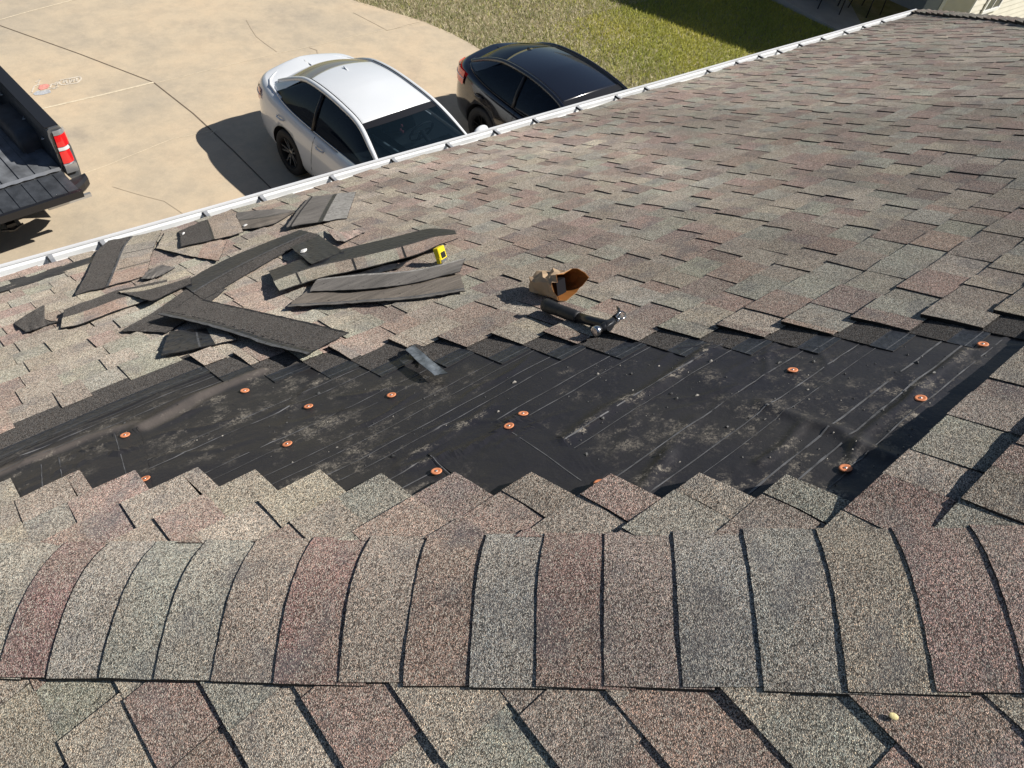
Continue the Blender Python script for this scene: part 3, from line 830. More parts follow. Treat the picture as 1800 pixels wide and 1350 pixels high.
piece('shingle_strip','pointed dark shingle strip whose sharp tip reaches lower left beside the charcoal strip',
  [(212,582),(242,565),(270,549),(300,528),(330,507)],[(292,584),(320,568),(345,551),(372,528),(398,507)],[(1,HEAD)],[.004,.006,.006,.008,.006],[.004,.006,.006,.006,.006],h0=.012,dash=(.4,))
piece('shingle_strip','broad charcoal shingle strip nearest the bare felt, silvery tar scraps along its lower edge',
  [(359,527),(420,540),(490,555),(560,571),(614,584)],[(279,553),(340,566),(400,582),(470,606),(538,622)],[(.05,EDG),(.84,HEAD),(.92,TAR),(1,LINE)],[.010,.012,.012,.010,.008],[.030,.026,.022,.018,.026],h0=.020,dash=(.06,.8))
piece('shingle_piece','small smooth black shingle end poking out below the charcoal strip',
  [(283,624),(290,602),(298,583)],[(416,597),(402,586),(388,574)],[(.5,TAR),(.53,LINE),(.72,TAR),(1,GRAN)],[.012,.010,.006],[.010,.008,.006],tab_cols=[TAN,GRN])
piece('shingle_scrap','small charcoal scrap with a round bite, farthest left on the roof',
  [(24,568),(48,552),(78,536),(73,553),(84,563),(101,564)],[(45,583),(54,581),(63,578),(74,574),(88,569),(102,566)],[(1,HEAD)],[.004,.006,.012,.006,.003,.002],[.010,.008,.006,.004,.003,.002],cat='shingle scrap',n=30,rag=.002)
piece('shingle_strip','long torn shingle strip at left with red and green tabs along its lower half',
  [(113,545),(142,533),(167,525),(203,511),(245,502),(292,492)],[(107,576),(137,571),(167,560),(207,545),(250,531),(302,512)],[(.46,HEAD),(1,GRAN)],[.016,.012,.010,.010,.008,.006],[.010,.008,.010,.010,.008,.006],tab_cols=[TAN,RED,RED,GRN,GRN],rag=.005)
piece('shingle_scrap','curled shingle scrap, one end tan and one dark, left of the diagonal strip',
  [(208,513),(250,505),(300,494),(334,483)],[(236,521),(267,529),(302,513),(336,498)],[(.25,GRAN),(1,HEAD)],[.014,.010,.012,.014],[.020,.026,.018,.012],cat='shingle scrap',tab_cols=[TAN,TAN,BRN])
piece('shingle_strip','long shingle strip below the yellow tool, tabs facing up and its right end curled over',
  [(472,476),(530,454),(610,435),(681,419),(755,402),(800,405)],[(490,511),(570,485),(634,472),(728,448),(772,430),(804,419)],[(.46,TAR),(.5,HEAD),(1,GRAN)],[.012,.014,.014,.014,.014,.020],[.030,.020,.014,.014,.024,.040],h0=.020,notches=((.15,.5),(.45,.5),(.72,.5)),tab_cols=[GRN,TAN,BRN,GRN,RED,RED])
piece('shingle_scrap','dark pointed shingle scrap wedged between the two long right-hand strips',
  [(596,480),(680,455),(738,442)],[(628,485),(665,479),(700,471)],[(1,TAR)],[.004,.004,.004],[.004,.004,.006],h0=.012,cat='shingle scrap')
piece('shingle_strip','narrow upside-down shingle strip just under the yellow tool, brown underside up',
  [(557,490),(628,482),(717,476),(775,465),(818,453)],[(543,512),(637,508),(717,499),(768,487),(808,477)],[(.1,BKW),(1,BKG)],[.016,.016,.014,.012,.012],[.010,.010,.010,.010,.010],h0=.020)
piece('shingle_strip','wide upside-down shingle strip with streaked brown underside and ragged right end',
  [(543,509),(637,504),(717,496),(768,484),(808,480)],[(505,539),(583,535),(717,526),(770,519),(817,511)],[(.85,BK),(.9,LINE),(1,BKG)],[.006,.006,.006,.006,.006],[.018,.016,.016,.012,.010],h0=.012,rag=.008)
piece('shingle_piece','square smooth black shingle end in the middle of the pile beside the white scrap',
  [(511,433),(535,423),(562,413)],[(546,463),(575,452),(603,441)],[(1,TAR)],[.018,.016,.012],[.022,.012,.008],h0=.026)
piece('shingle_strip','straight bluish starter strip bared along the gutter at far left',
  [(-60,513),(0,496),(60,481),(168,449)],[(-60,530),(0,513),(60,496),(162,463)],[(1,TAR)],[0,0,0,0],[0,0,0,0],h0=.012,rag=.001)
piece('shingle_piece','tan shingle piece lying flat between the eave shingle and the long dark diagonal strip',
  [(291,407),(340,405),(398,424)],[(275,436),(330,449),(384,458)],[(1,GRAN)],[.004,.006,.004],[.010,.008,.006],tab_cols=[TAN,(.48,.42,.34),RED])
piece('shingle_scrap','little flat blue-grey scrap right of the large torn shingle',
  [(262,474),(284,465),(308,470)],[(248,490),(264,490),(281,485)],[(1,BKG)],[.006,.006,.004],[.010,.006,.004],cat='shingle scrap')
piece('shingle_scrap','dark granule scrap above the clear release strip at the felt edge',
  [(718,608),(733,604),(752,612)],[(716,622),(735,620),(757,632)],[(1,HEAD)],[.004,.008,.004],[.004,.004,.004],h0=.018,cat='shingle scrap')
piece('shingle_scrap','thin tan scrap raised beside the smooth black shingle end',
  [(574,402),(600,408),(628,404)],[(590,422),(606,424),(640,408)],[(1,GRAN)],[.01,.012,.006],[.018,.012,.006],cat='shingle scrap')
M_CLR=simple('clear_release_film',(.17,.19,.21),.28,noise=.55,nscale=55)
PMATS2=PMATS
def small_piece(name,label,cat,A,B,mat,h=.02,hA=(0,0),hB=(0,0)):
    o=piece(name,label,A,B,[(1,GRAN)],list(hA),list(hB),h0=h,cat=cat,group=None,th=.0015,n=8,rag=.002)
    if 'group' in o: del o['group']
    o.data.materials.clear(); o.data.materials.append(mat)
    o.data.polygons.foreach_set('material_index',[0]*len(o.data.polygons)); return o
small_piece('release_strip','crumpled clear plastic release strip lying over the cut shingle edge above the felt','plastic strip',[(712,614),(740,640),(764,659)],[(728,606),(757,632),(787,655)],M_CLR,.026,(.01,.0),(.012,.002))
M_WHT=simple('white_scrap',(.75,.74,.72),.6,noise=.2,nscale=60,bump=.5)
def blob(name,label,cat,px_,size,mat,h=.03,group=None,flat=.4,seed=1,parent=None):
    r=random.Random(seed); bm=bmesh.new(); bmesh.ops.create_icosphere(bm,subdivisions=2,radius=1)
    for v in bm.verts:
        k=1+r.uniform(-.28,.28); v.co=Vector((v.co.x*size*k,v.co.y*size*k*.7,v.co.z*size*k*flat))
    me=bpy.data.meshes.new(name); bm.to_mesh(me); bm.free(); me.materials.append(mat)
    o=bpy.data.objects.new(name,me); link(o)
    x,u=MU(px_[0],px_[1],h); P=PM(x,u,h+size*flat*.5)
    o.matrix_world=Matrix.Translation(Vector(P))@Matrix((tuple(EX)+(0,),tuple(UD)+(0,),tuple(NM)+(0,),(0,0,0,1))).transposed()@Matrix.Rotation(r.uniform(0,6),4,'Z') if False else Matrix.Translation(Vector(P))
    o.rotation_euler=(-PITCH,0,r.uniform(-1,1))
    return tag(o,label,cat,group)
blob('plastic_scrap','crumpled white scrap stuck on the black square shingle end','plastic scrap',(534,442),.016,M_WHT,.05,seed=3)
blob('plastic_scrap','white scrap at the right end of the peaked shingle by the gutter','plastic scrap',(431,397),.013,M_WHT,.035,seed=4)
blob('plastic_scrap','small white scrap at the left corner of the peaked shingle by the gutter','plastic scrap',(322,411),.010,M_WHT,.045,seed=6)
M_YEL=simple('dry_yellow_leaf',(.72,.62,.30),.7,noise=.2,nscale=200)
r_=ray(1571,1259); Xs=r_*(-(DS-.016)/(NS@r_))
def leaf_chip():
    bm=bmesh.new(); bmesh.ops.create_icosphere(bm,subdivisions=2,radius=1); r=random.Random(2)
    for v in bm.verts: v.co=Vector((v.co.x*.0052,v.co.y*.0078*(1+r.uniform(-.1,.1)),v.co.z*.002))
    me=bpy.data.meshes.new('leaf_chip'); bm.to_mesh(me); bm.free(); me.materials.append(M_YEL)
    o=bpy.data.objects.new('leaf_chip',me); link(o); o.location=Vector(Xs)+Vector((0,0,ZC)); o.rotation_euler=(0,-PITCH,.4)
    tag(o,'tiny pale yellow leaf chip on the nearest shingles at lower right','leaf')
leaf_chip()

# loose crumbs of granule and tar on the felt: nobody could count them
def crumbs():
    mb=MB(); r=random.Random(12)
    M1=simple('tar_crumb_dark',(.05,.05,.05),.6,noise=.5,nscale=100); M2=simple('tar_crumb_pale',(.30,.28,.25),.7,noise=.4,nscale=100)
    spots=[(1060,740),(1190,705),(1225,700),(1305,805),(1498,797),(1590,694),(1485,661),(1430,640),(1110,663),(1051,663),(1180,695),(1278,753),(1350,722),(1595,627),(1620,630),(1612,640),(1732,627),(1370,642),(1000,700),(905,675),(876,725),(745,700),(1250,640),(1465,765),(1500,705),(1030,800),(1160,805),(640,770),(690,800),(560,690),(405,676),(220,747),(284,677),(355,653),(1640,665),(1420,690)]
    pts=[(a,b,r.uniform(.002,.0052)) for a,b in spots]
    for _ in range(380):
        a=r.uniform(40,1700); b=r.uniform(600,880); x,u=MU(a,b)
        fu=np.interp(u,[UT[j] for j in sorted(FARCUT)],[FARCUT[j] for j in sorted(FARCUT)]); nu=np.interp(u,[UT[j] for j in sorted(NEARCUT)],[NEARCUT[j] for j in sorted(NEARCUT)])
        if nu+.02<x<fu-.02 and UT[-4]<u<2.3: pts.append((a,b,r.choice((.0009,.0012,.0016,.0022))))
    for a,b,s in pts:
        x,u=MU(a,b); c=PM(x,u,felt_h(x,u)+s*.5); pale=0 if r.random()<.72 else 1
        vs=[]
        for k in range(6):
            an=k*math.pi/3; rr=s*r.uniform(.5,1.3)
            vs.append(c+EX*rr*math.cos(an)*1.4+UD*rr*math.sin(an)+NM*r.uniform(-.3,.3)*s)
        top=c+NM*s*r.uniform(.5,1.1)
        for k in range(6): mb.face([vs[k],vs[(k+1)%6],top],pale)
        mb.face([v-NM*s*.6 for v in vs],pale)
        for k in range(6): mb.face([vs[k]-NM*s*.6,vs[(k+1)%6]-NM*s*.6,vs[(k+1)%6],vs[k]],pale)
    # grit washed onto the shingles
    for _ in range(700):
        x=r.uniform(-.5,6); u=r.uniform(.6,4.4)
        if x<hip_x(u)+.2: continue
        s=r.choice((.0012,.0016,.002,.0026)); c=PM(x,u,und(x,u)+.011)
        jn=[j for j in FARCUT if UT[j]-.14<u<=UT[j]]
        if jn and NEARCUT[jn[0]]<x<FARCUT[jn[0]]: continue
        vs=[c+EX*s*math.cos(k*2.1)+UD*s*math.sin(k*2.1) for k in range(3)]
        top=c+NM*s
        for k in range(3): mb.face([vs[k],vs[(k+1)%3],top],1)
    o=mb.build('loose_grit',[M1,M2]); tag(o,'crumbs of tar and loose granules scattered over the felt and shingles','grit',None,'stuff')
crumbs()

# ------------------------------------------------------------------ orange plastic cap nails
M_ORG=simple('orange_plastic_cap',(.70,.255,.115),.65,noise=.12,nscale=80)
M_STL=simple('nail_steel',(.6,.6,.6),.35,.9)
def cap_nail():
    root=empty('cap_nail')
    mb=MB(); mb.lathe([(0,.0014),(.0042,.0014),(.0052,.0008),(.0075,.0018),(.0105,.0023),(.0127,.0018),(.0134,.0006),(.0128,0)],28)
    mb.build('plastic_cap',M_ORG,root)
    mb=MB(); mb.lathe([(0,.0030),(.0028,.0028),(.0034,.0018),(.0034,.0008)],14); mb.build('nail_head',M_STL,root)
    return root
cn0=cap_nail(); kids=list(cn0.children)
nails=[((222,770),'orange cap nail on the left felt sheet above the short grey seam'),
((256,845),'orange cap nail half hidden by the pink tab at lower left'),
((431,689),'orange cap nail just below the dusty fold near the shingle edge'),
((542,714),'torn orange cap nail with a black scrap beside it'),
((505,781),'orange cap nail on smooth dark felt above the green tabs'),
((688,695),'orange cap nail alone between two printed lines, left of centre'),
((767,829),'orange cap nail just above the near tabs beside the felt patch'),
((895,753),'orange cap nail on the upper part of the square felt patch'),
((920,731),'orange cap nail just outside the top corner of the felt patch'),
((1393,657),'orange cap nail by the upper shingle edge right of centre'),
((1486,827),'orange cap nail lowest of those by the lifted shingle shadow'),
((1617,710),'orange cap nail between the wrinkle and the lifted shingle row'),
((1727,610),'orange cap nail farthest right, touching the blue-black tar strip'),
((1054,852),'orange cap nail peeking from behind the pointed near tab')]
for i,((a,b),lab) in enumerate(nails):
    if i==0: root=cn0
    else:
        root=cn0.copy(); scene.collection.objects.link(root)
        for c in kids:
            d=c.copy(); scene.collection.objects.link(d); d.parent=root
    x,u=MU(a,b); root.location=Vector(PM(x,u,felt_h(x,u)+.003+(.002 if i in(0,1,6,7,13) else 0)))
    rr=random.Random(i); root.rotation_euler=(-PITCH+rr.uniform(-.08,.08),rr.uniform(-.08,.08),rr.uniform(-.2,.2))
    tag(root,lab,'cap nail','orange cap nails pinned in the black felt')

# ------------------------------------------------------------------ hammer, bag, yellow tool
def roof_frame(x,u,h,yaw=0.):
    Mx=Matrix.Identity(4)
    c,s=math.cos(yaw),math.sin(yaw)
    ax=EX*c+UD*s; ay=-EX*s+UD*c   # local y = down the slope when yaw 0
    az=np.cross(ax,ay)
    if az@NM<0: ax=-ax; az=-az
    for i in range(3): Mx[i][0]=ax[i]; Mx[i][1]=ay[i]; Mx[i][2]=az[i]
    P=PM(x,u,h)
    for i in range(3): Mx[i][3]=P[i]
    return Mx
def hammer():
    # local: +y along the handle towards the grip end, -x towards the striking face? resolved by the frame
    x,u=MU(1068,580,.03)
    x2,u2=MU(957,545,.03)
    d=np.array([x2-x,u2-u]); L=np.linalg.norm(d); d/=L
    P=lambda a,b,h: PM(x+d[0]*a+d[1]*b, u+d[1]*a-d[0]*b, h+und(x,u)+.012)   # a along handle, b across (towards +x)
    c0=P(.1,0,.02)
    root=empty('hammer',tuple(c0),'claw hammer with black rubber grip and bright steel face lying on the shingles','hammer')
    M_RUB=simple('black_rubber_grip',(.018,.018,.02),.55,noise=.3,nscale=50,bump=.3); M_BLK=simple('black_enamel_steel',(.02,.022,.026),.28,.3); M_CH=simple('polished_steel',(.62,.62,.62),.22,1.)
    def Q(*a): return P(*a)-c0
    mb=MB()
    pts=[Q(L,0,.030),Q(L-.008,0,.030),Q(L-.03,0,.028),Q(L-.07,0,.026),Q(L-.11,0,.024),Q(L-.15,0,.023),Q(.12,0,.022)]
    mb.tube(pts,[.012,.022,.0225,.0195,.020,.019,.016],16); 
    g=mb.build('grip',M_RUB,root)
    mb=MB(); mb.tube([Q(.125,0,.022),Q(.07,0,.023),Q(.02,0,.025),Q(-.012,0,.026)],[.0158,.0150,.0150,.0155],12); mb.build('neck',M_BLK,root)
    mb=MB(); 
    a0,a1=Q(.118,-.004,.0345),Q(.078,-.004,.0335); w=(Q(.1,.004,.03)-Q(.1,-.004,.03))
    mb.face([a0,a0+w,a1+w,a1]); mb.face([a0-NM*.0015,a1-NM*.0015,a1+w-NM*.0015,a0+w-NM*.0015])
    mb.build('grip_label',M_WHT,root)
    mb=MB(); mb.tube([Q(0,-.030,.026),Q(0,-.012,.026),Q(0,.010,.026),Q(.004,.030,.027),Q(.008,.045,.029)],[.0105,.0125,.0150,.012,.010],14)
    mb.build('head',M_BLK,root)
    mb=MB(); mb.tube([Q(0,-.054,.0255),Q(0,-.0535,.0255),Q(0,-.040,.0255),Q(0,-.036,.0255),Q(0,-.028,.026)],[.011,.0150,.0155,.0125,.0105],20); mb.build('striking_face',M_CH,root)
    for s in (-1,1):
        mb=MB(); mb.tube([Q(.004,.036,.028+s*.006),Q(.006,.052,.029+s*.008),Q(.012,.066,.031+s*.009),Q(.024,.077,.034+s*.010),Q(.036,.082,.037+s*.010)],[.0095,.0072,.006,.0045,.0025],8)
        mb.build('claw',M_BLK if s>0 else M_CH,root)
    mb=MB(); mb.tube([Q(-.016,.036,.034),Q(-.020,.056,.034),Q(-.006,.074,.038),Q(.008,.074,.042),Q(.004,.056,.042),Q(-.004,.036,.040),Q(-.016,.036,.034)],.0024,6); mb.build('claw_highlight',M_CH,root)  # bright loop modelled in place of the highlight beside the claw
hammer()

def bag():
    mt,n,l,b=newmat('brown_kraft_paper'); b.inputs['Base Color'].default_value=(.56,.41,.265,1); b.inputs['Roughness'].default_value=.75
    nz=n.new('ShaderNodeTexNoise'); nz.inputs['Scale'].default_value=28; nz.inputs['Detail'].default_value=3; tc=n.new('ShaderNodeTexCoord'); l.new(tc.outputs['Object'],nz.inputs['Vector'])
    bp=n.new('ShaderNodeBump'); bp.inputs['Strength'].default_value=.5; bp.inputs['Distance'].default_value=.008; l.new(nz.outputs['Fac'],bp.inputs['Height']); l.new(bp.outputs['Normal'],b.inputs['Normal'])
    tr=n.new('ShaderNodeBsdfTranslucent'); tr.inputs['Color'].default_value=(.62,.27,.07,1); mx=n.new('ShaderNodeMixShader'); mx.inputs[0].default_value=.30
    l.new(b.outputs[0],mx.inputs[1]); l.new(tr.outputs[0],mx.inputs[2]); l.new(mx.outputs[0],n['Material Output'].inputs['Surface'])
    xm,um=MU(1000,522,.0); xb,ub=MU(945,515,.0)
    # bag axis runs from its closed end (left) to its open mouth (right, up the slope)
    x0,u0=MU(949,512,.012); x1,u1=MU(1013,527,.012)
    ax=np.array([x1-x0,u1-u0]); L=np.linalg.norm(ax); ax/=L
    c0=PM(x0,u0,.012)
    root=empty('paper_bag',tuple(c0),'open crumpled brown paper bag lying on its side above the hammer','paper bag')
    r=random.Random(8); mb=MB(); N=16; K=6; T=[]
    Lb=.150; W=.066; Hh=.080
    cs=np.array([ax[1],-ax[0]])             # across; chosen so that + is away from the closed edge
    if cs[0]<0: cs=-cs
    for i in range(K+1):
        t=i/K; row=[]
        for k in range(N):
            a=2*math.pi*k/N
            ca,sa=math.cos(a),math.sin(a)
            n_=3.2
            wx=math.copysign(abs(ca)**(2/n_),ca); wz=math.copysign(abs(sa)**(2/n_),sa)
            wdt=W*(.80+.25*t)*(1+r.uniform(-.10,.08)); hgt=Hh*.5*(.80+.30*t)*(1+r.uniform(-.12,.10))
            along=Lb*t+r.uniform(-.006,.006)+(r.uniform(-.011,.010) if i==K else 0)+(.008*math.sin(a*3+1) if i==K else 0)
            if i==K and .15<a/6.283<.45: along-=.02
            h=hgt*(1+wz)+.002
            if i==K: wdt*=1.0
            p=np.array([x0,u0])+ax*along+cs*(wx*wdt)
            row.append(PM(p[0],p[1],.014+h+und(x0,u0))-c0)
        T.append(row)
    TT=[[T[i][k] for i in range(K+1)] for k in range(N)]
    mb.grid(TT,0,smooth=False,closeu=True)
    ctr=np.mean(T[0],axis=0)-(np.array(PM(ax[0],ax[1]))-np.array(PM(0,0)))*.008
    for k in range(N): mb.face([T[0][k],T[0][(k+1)%N],ctr],0)
    o=mb.build('paper',mt,root)
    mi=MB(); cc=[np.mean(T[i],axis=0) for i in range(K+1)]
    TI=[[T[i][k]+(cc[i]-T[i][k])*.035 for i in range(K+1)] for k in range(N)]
    mi.grid(TI,0,smooth=False,closeu=True,flip=True); mi.build('paper_inner_shade',simple('shaded_inner_paper',(.27,.11,.03),.85,spec=.1),root)  # added inner skin; its dark orange paints the shade inside the bag
    # what is inside
    mb=MB(); q=np.array([x0,u0])+ax*.075
    A=[PM(*(q+cs*s+ax*t),.018+und(x0,u0))-c0 for s,t in ((-.020,-.03),(.022,-.03),(.022,.03),(-.020,.03))]
    B=[p+NM*.052 for p in A]
    mb.face(A);mb.face(B)
    for k in range(4): mb.face([A[k],A[(k+1)%4],B[(k+1)%4],B[k]])
    o=mb.build('black_carton',simple('black_carton',(.010,.010,.013),.7,spec=.15)); o.location=c0
    tag(o,'small black carton half visible inside the open paper bag','carton')
bag()

def yellow_tool():
    x,u=MU(778,460,.02); F=roof_frame(x,u,.018+und(x,u),0); F=F@Matrix.Diagonal((1.25,1.1,.78,1))
    root=empty('blade_dispenser',mat=F,label='small yellow and black blade dispenser standing upright on the shingle pile',cat='tool')
    # local z is along the roof normal; stand it slightly leaning
    R=Matrix.Rotation(-.15,4,'X')@Matrix.Rotation(.5,4,'Z')
    def bx(name,lo,hi,mt):
        bm=bmesh.new(); bmesh.ops.create_cube(bm,size=1)
        for v in bm.verts: v.co=Vector([(lo[i]+hi[i])/2+v.co[i]*(hi[i]-lo[i]) for i in range(3)])
        bmesh.ops.bevel(bm,geom=bm.edges[:],offset=.0018,segments=2,affect='EDGES')
        bmesh.ops.transform(bm,matrix=R,verts=bm.verts)
        me=bpy.data.meshes.new(name); bm.to_mesh(me); bm.free(); me.materials.append(mt); o=bpy.data.objects.new(name,me); link(o,root); return o
    Y=simple('yellow_plastic',(.85,.66,.02),.35); K_=simple('black_plastic',(.02,.02,.022),.35); Sv=simple('bright_blades',(.55,.56,.57),.3,.9)
    bx('case',(-.021,-.010,.016),(.021,.010,.078),Y)
    bx('label_panel',(-.0135,-.0118,.022),(.0135,-.0095,.052),K_)
    bx('blade_stack',(-.017,-.0085,.0),(.017,.0085,.0165),Sv)
    bx('side_rail',(-.0225,-.008,.0),(-.0195,.008,.030),Y)
yellow_tool()

# ------------------------------------------------------------------ yard
def sheet(name,pts,mat,dz=0.,kind='structure',parent=None):
    mb=MB(); mb.face([(x,y,gz(x,y)+dz) for x,y in pts]); o=mb.build(name,mat,parent); 
    if kind and parent is None: tag(o,kind=kind)
    return o
def concrete_mat():
    mt,n,l,b=newmat('tan_weathered_concrete'); b.inputs['Roughness'].default_value=.85
    tc=n.new('ShaderNodeTexCoord')
    def nz(s,d,r=.6):
        k=n.new('ShaderNodeTexNoise'); k.inputs['Scale'].default_value=s; k.inputs['Detail'].default_value=d; k.inputs['Roughness'].default_value=r; l.new(tc.outputs['Object'],k.inputs['Vector']); return k.outputs['Fac']
    cr=n.new('ShaderNodeValToRGB'); e=cr.color_ramp.elements; e[0].position=.32; e[0].color=(.42,.36,.275,1); e[1].position=.66; e[1].color=(.585,.46,.315,1); x=e.new(.5); x.color=(.53,.435,.31,1); l.new(nz(.42,9,.68),cr.inputs[0])
    c2=n.new('ShaderNodeValToRGB'); e=c2.color_ramp.elements; e[0].position=.38; e[0].color=(.87,.88,.90,1); e[1].position=.58; e[1].color=(1,1,1,1); l.new(nz(3.1,8,.72),c2.inputs[0])
    c3=n.new('ShaderNodeValToRGB'); e=c3.color_ramp.elements; e[0].position=.56; e[0].color=(1,1,1,1); e[1].position=.76; e[1].color=(.76,.77,.82,1); l.new(nz(.9,7,.7),c3.inputs[0])
    a=n.new('ShaderNodeVectorMath'); a.operation='MULTIPLY'; l.new(cr.outputs[0],a.inputs[0]); l.new(c2.outputs[0],a.inputs[1])
    c=n.new('ShaderNodeVectorMath'); c.operation='MULTIPLY'; l.new(a.outputs[0],c.inputs[0]); l.new(c3.outputs[0],c.inputs[1])
    f=n.new('ShaderNodeMapRange'); f.inputs['To Min'].default_value=.86; f.inputs['To Max'].default_value=1.14; l.new(nz(60,4),f.inputs['Value'])
    d=n.new('ShaderNodeVectorMath'); d.operation='SCALE'; l.new(c.outputs[0],d.inputs[0]); l.new(f.outputs[0],d.inputs['Scale']); l.new(d.outputs[0],b.inputs['Base Color'])
    bp=n.new('ShaderNodeBump'); bp.inputs['Strength'].default_value=.3; bp.inputs['Distance'].default_value=.004; l.new(nz(90,3),bp.inputs['Height']); l.new(bp.outputs['Normal'],b.inputs['Normal'])
    return mt
def soil_mat():
    mt,n,l,b=newmat('lawn_soil_and_thatch'); b.inputs['Roughness'].default_value=.95
    tc=n.new('ShaderNodeTexCoord'); k=n.new('ShaderNodeTexNoise'); k.inputs['Scale'].default_value=2.4; k.inputs['Detail'].default_value=10; k.inputs['Roughness'].default_value=.75; l.new(tc.outputs['Object'],k.inputs['Vector'])
    cr=n.new('ShaderNodeValToRGB'); e=cr.color_ramp.elements; e[0].position=.35; e[0].color=(.16,.17,.05,1); e[1].position=.65; e[1].color=(.34,.29,.17,1); l.new(k.outputs['Fac'],cr.inputs[0]); l.new(cr.outputs[0],b.inputs['Base Color'])
    return mt
M_SOIL=soil_mat()
sheet('lawn_ground',[(-300,-300),(300,-300),(300,300),(-300,300)],M_SOIL,-.03)
DRIVE=[(-14,2.6),(9.75,2.6),(9.72,9.6),(9.73,11.0),(9.66,11.6),(9.5,12.2),(9.25,12.75),(8.95,13.35),(8.78,13.68),(8.2,14.7),(7.6,16.5),(7.3,20),(7.2,60),(-14,60)]
M_CON=concrete_mat()
def drive():
    mb=MB(); mb.face([(x,y,gz(x,y)) for x,y in DRIVE])
    for a,b in zip(DRIVE,DRIVE[1:]+DRIVE[:1]): mb.face([(a[0],a[1],gz(*a)),(b[0],b[1],gz(*b)),(b[0],b[1],gz(*b)-.12),(a[0],a[1],gz(*a)-.12)])
    return tag(mb.build('driveway',M_CON),kind='structure')
drv=drive()
M_JNT=simple('dark_joint_filler',(.15,.115,.08),.9,noise=.3,nscale=20); M_JLT=simple('worn_pale_joint',(.66,.57,.42),.9,noise=.2,nscale=20); M_STN=simple('faint_crack',(.42,.345,.25),.9)
def ribbon(mb,pts,w,mi=0,dz=.004,wob=0.,r=None):
    P=[]
    for a,b in zip(pts[:-1],pts[1:]):
        n=max(1,int(math.hypot(b[0]-a[0],b[1]-a[1])/.25))
        for i in range(n): P.append((a[0]+(b[0]-a[0])*i/n,a[1]+(b[1]-a[1])*i/n))
    P.append(pts[-1])
    if wob: P=[(x+r.uniform(-wob,wob),y+r.uniform(-wob,wob)) for x,y in P]
    for a,b in zip(P[:-1],P[1:]):
        dx,dy=b[0]-a[0],b[1]-a[1]; L=math.hypot(dx,dy)+1e-9; nx,ny=-dy/L*w,dx/L*w
        mb.face([(q[0],q[1],gz(*q)+dz) for q in ((a[0]-nx,a[1]-ny),(b[0]-nx,b[1]-ny),(b[0]+nx,b[1]+ny),(a[0]+nx,a[1]+ny))],mi)
mb=MB(); rj=random.Random(3)
g=lambda a,b:tuple(G(a,b)[:2])
ribbon(mb,[(.6,20),g(0,45),g(140,95),g(270,145)],.010,0)
ribbon(mb,[g(270,145),g(340,200),g(410,265),g(480,335),(4.33,7.6),(4.35,2.7)],.010,0)
ribbon(mb,[(-13,12.2),g(80,190),g(180,167),g(270,145)],.020,1,.005)
ribbon(mb,[g(275,146),(6.0,12.29),(8.0,12.27),(9.5,12.2)],.006,1,.0045,.01,rj)
ribbon(mb,[(-13,15.7),g(0,35),g(60,18),g(130,0),(7.5,15.9)],.013,1,.005)
ribbon(mb,[(-13,10.1),g(150,305),g(190,290),g(300,245),g(380,228),(4.2,10.4)],.006,1,.0045,.012,rj)
ribbon(mb,[g(545,84),g(557,89),g(560,98)],.010,2,.0045,.01,rj)
ribbon(mb,[g(430,35),g(450,65),g(487,90)],.005,2,.0045,.03,rj)
ribbon(mb,[g(620,22),g(680,55),g(740,38),g(755,30)],.006,2,.0045,.03,rj)
ribbon(mb,[g(200,330),g(290,355),g(330,380)],.004,2,.0045,.03,rj)
mb.build('expansion_joint',[M_JNT,M_JLT,M_STN],drv)
# chalk doodle
M_CHK=simple('white_chalk',(.63,.56,.46),.95,noise=.35,nscale=30); M_CHP=simple('pink_chalk',(.70,.30,.25),.95,noise=.3,nscale=30); M_CHG=simple('blue_grey_chalk',(.44,.45,.47),.95,noise=.3,nscale=30)
def chalk():
    mb=MB(); r=random.Random(5)
    def st(pts,w=.016,mi=0): ribbon(mb,[g(*p) for p in pts],w,mi,.006,.008,r)
    st([(105,144),(104,148),(110,150),(137,146),(142,140),(140,135),(128,137),(105,142)])
    st([(112,146),(115,140),(118,147)]); st([(122,146),(123,139),(129,145),(131,139)]); st([(134,144),(136,138)])
    st([(88,155),(92,148),(100,150),(98,156),(90,156)],.012); st([(96,147),(102,144),(101,152)],.012); st([(56,163),(60,152),(72,148)],.012); st([(62,145),(70,139),(66,150)],.010)
    st([(70,161),(104,153)],.010)
    for pts,mi,dz in (([(67,156),(70,150),(82,148),(88,150),(84,156),(72,159)],1,.007),([(58,165),(66,160),(88,158),(90,163),(76,167),(62,168)],2,.005)):
        mb.face([(*g(*p),gz(*g(*p))+dz) for p in pts],mi)
    o=mb.build('chalk_drawing',[M_CHK,M_CHP,M_CHG]); tag(o,'faint pink and white chalk doodle on the driveway beside the pickup','chalk drawing')
chalk()

